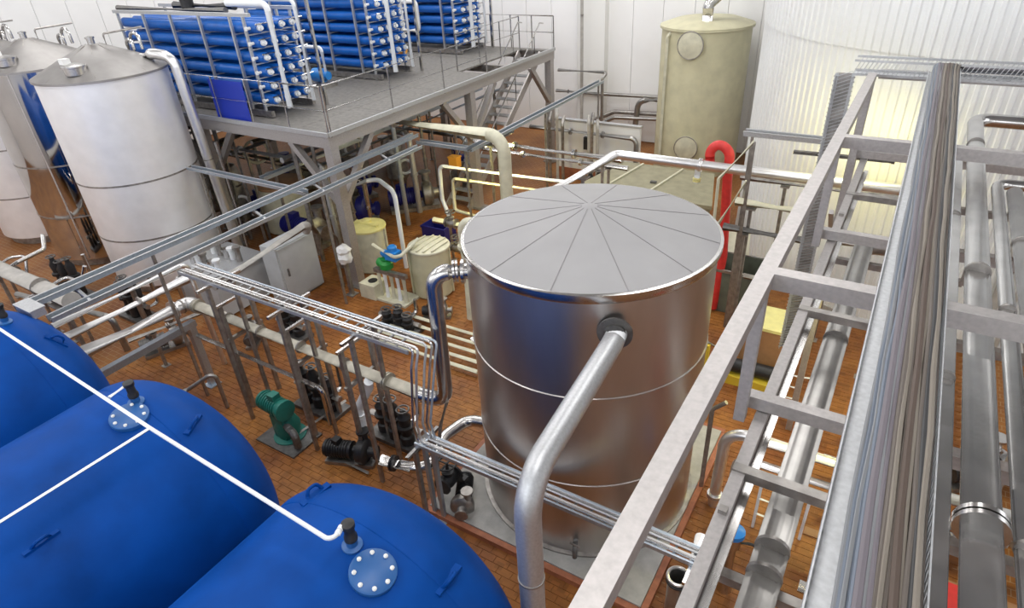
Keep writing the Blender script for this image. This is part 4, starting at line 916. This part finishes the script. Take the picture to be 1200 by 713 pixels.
pt = struct(MB().box(((p0.x+p1.x)/2, 19.3, 1.0), (p1.x-p0.x+.6, .14, 2.0)), 'wall_partition', 'white')
build(MB().box(((p0.x+p1.x)/2, 19.22, .18), (p1.x-p0.x+.6, .03, .36)), 'dirty_skirting', 'kerb', pt)
build(MB().box(((p0.x+p1.x)/2, 19.3, 2.03), (p1.x-p0.x+.64, .2, .06)), 'coping', 'galv', pt)
cluster('dark valve cluster on floor before the low white partition', (p1.x-.5, 17.9, 0), 3, 51, .9)
pipe('partition_pipe', 'dull pipe running along the front of the low white partition', [(p0.x-1.2, 18.95, 1.75), (p1.x+.3, 18.95, 1.75), (p1.x+.32, 18.93, 0)], .08, 'dull', n=12, fl=((0, .4), (0, .7)))
t = thing('blue_pump', 'small bright blue motor behind the silver bent pipe', 'pump', A(735, 205, .9)); q = A(735, 205, .9)
build(MB().lathe(q, [(.1, -.25), (.2, -.22), (.2, .2), (.12, .25)], 16, (1, 0, 0)), 'motor', 'blue2', t); build(MB().box((q.x, q.y, q.z/2-.1), (.4, .4, q.z-.2)), 'pedestal', 'dark', t)
# ------------------------------------------------------------------ area behind the big tank on the right
bx = thing('settling_box', 'long low beige covered basin in front of the beige tank', 'tank', (-5.5, 16.2, 0))
build(MB().prism([(-7.4, 15.1), (-3.75, 15.1), (-4.35, 17.3), (-7.0, 17.3)], 0, 1.45), 'body', 'basin', bx)
build(MB().prism([(-7.45, 15.05), (-3.7, 15.05), (-4.3, 17.35), (-7.05, 17.35)], 1.45, 1.55), 'cover', 'basin', bx)
for x in (-6.4, -5.2): build(MB().beam((x-.3, 15.1, 1.57), (x, 17.3, 1.57), .05, .05), 'cover_rib', 'beige2', bx)
build(MB().box((-5.6, 16.0, 1.58), (.16, .1, .06)), 'latch', 'dark', bx)
sp0, sp1, sp2 = A(655, 217, 3.5), A(722, 181, 3.5), V((.9, 12.55, 3.5))
pipe('bent_main', 'shiny steel pipe bending above the beige basin and running past red hose', [sp0-V((.1, 1.2, 0)), sp1, sp2], .1, 'polish', fillet=.15, n=18, fl=((1, .3),), supports=((0, .6), (1, .75)))
pipe('hang_drop', 'short white drop nozzle hung under the shiny bent pipe', [AY(818, 197, 12.5), AY(816, 214, 12.5)], .06, 'pvc', n=10, fl=((0, .8),), fm='ylid')
rq = [AY(832, 190, 12.88), AY(832, 176, 12.88), AY(843, 168, 12.88), AY(856, 178, 12.88), AY(853, 200, 12.88), AY(847, 300, 12.88)]
pipe('red_hose', 'thick bright red hose arching over the shiny pipe and hanging down', rq + [V((rq[-1].x-.05, rq[-1].y-.1, .05))], .1, 'red', fillet=.3, n=16, cat='hose')
def yrail(label, pa, pb, Y, r, m, sup=()):
    a, b = AY(*pa, Y), AY(*pb, Y); b = V((b.x, b.y, (a.z+b.z)/2)); a = V((a.x, a.y, b.z))
    return pipe('service_pipe', label, [a, b], r, m, n=12, supports=sup)
channel('channel_tray', 'short galvanised tray high in front of the ribbed silo', AY(872, 158, 12.2), AY(1062, 168, 12.2)*V((1, 1, 0))+V((0, 0, AY(872, 158, 12.2).z)), .16, .09, 'galv', 2, posts=((.06, 0), (.7, 0)))
yrail('long dull pipe directly behind the shiny bent pipe by silo', (868, 208), (1060, 232), 12.75, .075, 'grime', ((0, .3),))
yrail('thick lower pipe with pale top crossing before the silo', (862, 237), (960, 250), 12.0, .09, 'beige2', ((0, .2),))
yrail('dark lower pipe under the pale topped one before the silo', (848, 264), (950, 285), 11.8, .08, 'dark', ((0, .25),))
yrail('brown pipe crossing behind the hung grey pipe near silo', (975, 282), (1070, 296), 11.6, .085, 'grime', ((0, .8),))
pipe('service_pipe', 'slim brown pipe along the silo foot to the right of red hose', [(-2.2, 12.3, 1.3), (1.6, 12.3, 1.3)], .06, 'grime', n=10, supports=((0, .1), (0, .9)))
hr = thing('guard_rail', 'pale tubular guard rail with sloping bars beside the red hose', 'railing', AY(842, 280, 11.4)*V((1, 1, 0)))
q0, q1, q2 = AY(884, 166, 11.4), AY(842, 210, 11.4), AY(840, 255, 11.4)
build(MB().tube([q0, q1, (q2.x, q2.y, 0)], .03, .1, 8), 'top_bar', 'beige2', hr)
q3, q4 = AY(875, 212, 11.4), AY(842, 262, 11.4)
build(MB().tube([q3, q4], .03, n=8), 'sloping_bar', 'beige2', hr)
build(MB().tube([q0, (q0.x, q0.y, 0)], .03, n=8), 'post', 'grime', hr)
cx = thing('waste_container', 'dark olive metal container standing behind the big tank rim', 'container', (-2.65, 13.3, 0))
cc = V((-2.6, 13.25, 0)); cbm = MB(); w_, d_, h_ = 1.25, .9, 1.05
for s in (-1, 1): cbm.box(cc+V((s*w_/2, 0, h_/2)), (.04, d_, h_)).box(cc+V((0, s*d_/2, h_/2)), (w_, .04, h_))
cbm.box(cc+V((0, 0, .05)), (w_, d_, .06)); build(cbm, 'body', 'olive', cx)
for s in (-1, 1): build(MB().beam(cc+V((-.65, .47*s, h_)), cc+V((.65, .47*s, h_)), .06, .06), 'rim', 'grime', cx)
build(MB().quad(cc+V((-.62, .45, h_+.02)), cc+V((.2, .45, h_+.02)), cc+V((.1, .75, h_+.5)), cc+V((-.7, .75, h_+.5))).quad(cc+V((-.7, .765, h_+.5)), cc+V((.1, .765, h_+.5)), cc+V((.2, .465, h_+.0)), cc+V((-.62, .465, h_+.0))), 'flap', 'beige2', cx)
bq = AY(912, 375, 11.2); t = thing('equipment_box', 'dark brown box with pale yellow top under the rack', 'box', (bq.x, 11.0, 0))
build(MB().box((bq.x-.05, 11.1, .5*bq.z), (.95, .8, bq.z)), 'body', 'brown', t); build(MB().box((bq.x-.05, 11.1, bq.z+.03), (1.0, .85, .06)), 'top', 'ylid', t)
mq = A(878, 432, .35); t = thing('roller_motor', 'black horizontal motor on yellow frame beside the big tank', 'motor', (mq.x, mq.y, 0))
build(MB().lathe(mq, [(.08, -.5), (.14, -.48), (.14, -.1), (.16, -.08), (.16, .1), (.14, .12), (.14, .48), (.08, .5)], 18, (1, .05, 0)), 'motor', 'black', t)
build(MB().box((mq.x, mq.y, .1), (1.1, .4, .2)), 'frame', 'yellow', t)
yp = A(824, 440, .6); tag(build(MB().beam((yp.x, yp.y, 0), (yp.x, yp.y, 1.3), .1, .1).box((yp.x, yp.y, .012), (.25, .25, .024)), 'bollard_post', 'yellow', None, (yp.x, yp.y, 0)), 'yellow square post close behind the big tank', 'post')
pipe('thin_rail', 'thin rail pipe from yellow post to the black motor', [(yp.x, yp.y+.02, 1.33), A(862, 418, .9)], .025, 'grime', n=8)
for i, (px, py, lb) in enumerate(((918, 455, 'small white tube ladder frame standing near the rack leg'), (893, 600, 'white tube ladder frame standing under the hung grey pipe'))):
    q = A(px, py+22, 0); t = thing('tube_frame', lb, 'frame', q); h_ = 1.0 if i else .8
    for s in (-.14, .14): build(MB().tube([q+V((s, 0, 0)), q+V((s, 0, h_))], .022, n=8), 'upright', 'pvc', t)
    for k in range(3): build(MB().tube([q+V((-.14, 0, h_*(.3+.32*k))), q+V((.14, 0, h_*(.3+.32*k)))], .018, n=8), 'bar', 'pvc', t)
    build(MB().tube([q+V((.14, 0, h_*.94)), q+V((.5, .1, h_*.94)), q+V((.5, .1, 0))], .022, .08, 8), 'brace', 'pvc', t)
# inverted U pipes beside the tank
pipe('u_pipe', 'outer polished pipe bending down over beside the right foot of big tank', [(2.2, 7.3, 1.55), (-1.18, 7.22, 1.55), (-1.2, 7.2, .35), (-1.2, 7.2, .0)], .085, 'polish', fillet=.3, n=16, fl=((2, .4),))
pipe('u_pipe', 'inner polished pipe nested under the outer bend beside the big tank', [(2.2, 7.1, 1.3), (-.95, 7.02, 1.3), (-.97, 7.0, 0)], .06, 'polish', fillet=.2, n=14, fl=((1, .8),))
so = A(795, 676, 1.15)
t = thing('open_stub', 'wide upright pipe stub with rolled rim next to plinth corner', 'pipe', (so.x, so.y, 0))
build(MB().lathe((so.x, so.y, 0), [(.12, 0), (.12, 1.15), (.108, 1.15), (.108, .4), (.001, .4)], 24), 'tube', 'dull', t)
build(MB().ring((so.x, so.y, 1.15), (0, 0, 1), .125, .022, 28, 8), 'rim', 'polish', t)
build(MB().ring((so.x, so.y, 1.08), (0, 0, 1), .128, .018, 28, 8), 'gasket', 'black', t)
pipe('floor_header', 'polished floor pipe between plinth and rack with valve', [A(822, 630, .35), A(805, 720, .35), A(800, 760, .35)], .09, 'dull', n=16, supports=((0, .3),))
t = thing('control_valve', 'steel control valve with blue cap and black hoses under the rack', 'valve', A(848, 690, .0)); q = A(848, 690, 0)
build(MB().lathe(q, [(.1, 0), (.1, .3), (.06, .32), (.06, .9), (.1, .92), (.1, 1.1)], 14), 'body', 'steel', t)
build(MB().lathe(q+V((0, 0, 1.1)), [(.11, 0), (.13, .03), (.13, .1), (.06, .13)], 14), 'cap', 'blue2', t)
for s in (1, -.6): build(MB().tube([q+V((.05, 0, 1.0)), q+V((.3*s, .05, 1.05)), q+V((.42*s, .1, .6)), q+V((.3*s, .1, 0))], .02, .15, 8), 'hose', 'rubber', t)
for i, (px, py) in enumerate(((826, 560), (835, 470))):
    q = A(px, py, .3); o = tag(build(MB().tube([(q.x-.04, q.y, 0), (q.x-.04, q.y, 1.7-.4*i), (q.x+.14, q.y, 1.9-.4*i)], .035, .08, 8), 'slim_riser', 'grime', None, (q.x, q.y, 0)), ('slim dark riser at plinth edge by the polished bends', 'slim dark riser behind the plinth by yellow post')[i], 'pipe')
for i in range(6):
    y = 5.2+.85*i; m = ('grime', 'steel', 'brown')[i % 3]
    pipe('floor_pipe', ('tarnished', 'steel', 'brown')[i % 3]+' low pipe crossing the tiles beneath the rack', [(.1+.1*(i % 2), y, .3+.1*(i % 3)), (4.5, y+.03, .3+.1*(i % 3))], .06+.02*(i % 2), m, n=10, fl=((0, .2),), supports=((0, .15), (0, .8)), group=('tarnished', 'steel', 'brown')[i % 3]+' low pipes beneath the rack')
for i, (x, y, mc) in enumerate(((1.3, 7.9, 'dark'), (2.2, 9.6, 'black'), (1.5, 10.9, 'dark'), (3.0, 8.2, 'black'), (2.5, 6.3, 'black'))):
    pump('dark pump on the tiles beneath the right part of rack', (x, y, 0), .7*i, mc, 1.1, vc='steel', group='pumps beneath the rack')
t = thing('fire_trolley', 'red sloping box with white edge under the rack pipes', 'box', A(1118, 705, 1.0)*V((1, 1, 0))); q = A(1118, 705, 1.0)*V((1, 1, 0))
build(MB().box(q+V((.1, 0, .5)), (.6, .5, 1.0)), 'body', 'red', t); build(MB().beam(q+V((-.22, -.25, 1.02)), q+V((.42, -.25, 1.02)), .05, .05), 'edge_trim', 'white', t)
# ------------------------------------------------------------------ lamps with warm light low in the plant
def lamp(label, p, q, power, aim, w=.1):
    p, q = V(p), V(q); t = thing('strip_light', label, 'lamp', p); c = (p+q)/2
    build(MB().beam(p, q, w, .05), 'housing', 'dark', t)
    d = (V(aim)-c).normalized()
    build(MB().tube([p+d*.045, q+d*.045], .016, n=8), 'lamp_tube', 'lamp', t)
    build(MB().lathe(q, [(.05, 0), (.05, .05)], 10, (q-p)), 'end_cap', 'dark', t)
    l = bpy.data.lights.new('strip_light_lamp', 'AREA'); l.shape = 'RECTANGLE'; l.size = (q-p).length; l.size_y = .12; l.energy = power; l.color = (1, .88, .26)
    o = bpy.data.objects.new('strip_light_lamp', l); COL.objects.link(o); o.location = c+d*.1 - p
    xx = (q-p).normalized(); zz = -d; zz = (zz-xx*zz.dot(xx)).normalized(); yy = zz.cross(xx)
    o.rotation_euler = Matrix((xx, yy, zz)).transposed().to_euler(); o.parent = t
la, lb_ = AY(930, 178, 12.3), AY(1045, 189, 12.3)
lamp('long dark strip lamp before the ribbed silo throwing yellow light', la, lb_, 20, (la+lb_)/2+V((-.3, 1, -.55)))
lamp('strip lamp under the rack lighting the yellow tiles', (-.3, 9.0, 3.3), (.9, 9.0, 3.3), 40, (-.6, 8.6, 0))
lamp('strip lamp on a tray beyond platform corner lighting the floor', (-9.25, 13.3, 2.98), (-9.25, 14.6, 2.98), 80, (-9.6, 12.6, 0))
for l_, g in LAB.items():
    if len(g) > 1 and any(x is None for x in g): print('DUPLICATE', l_, len(g))
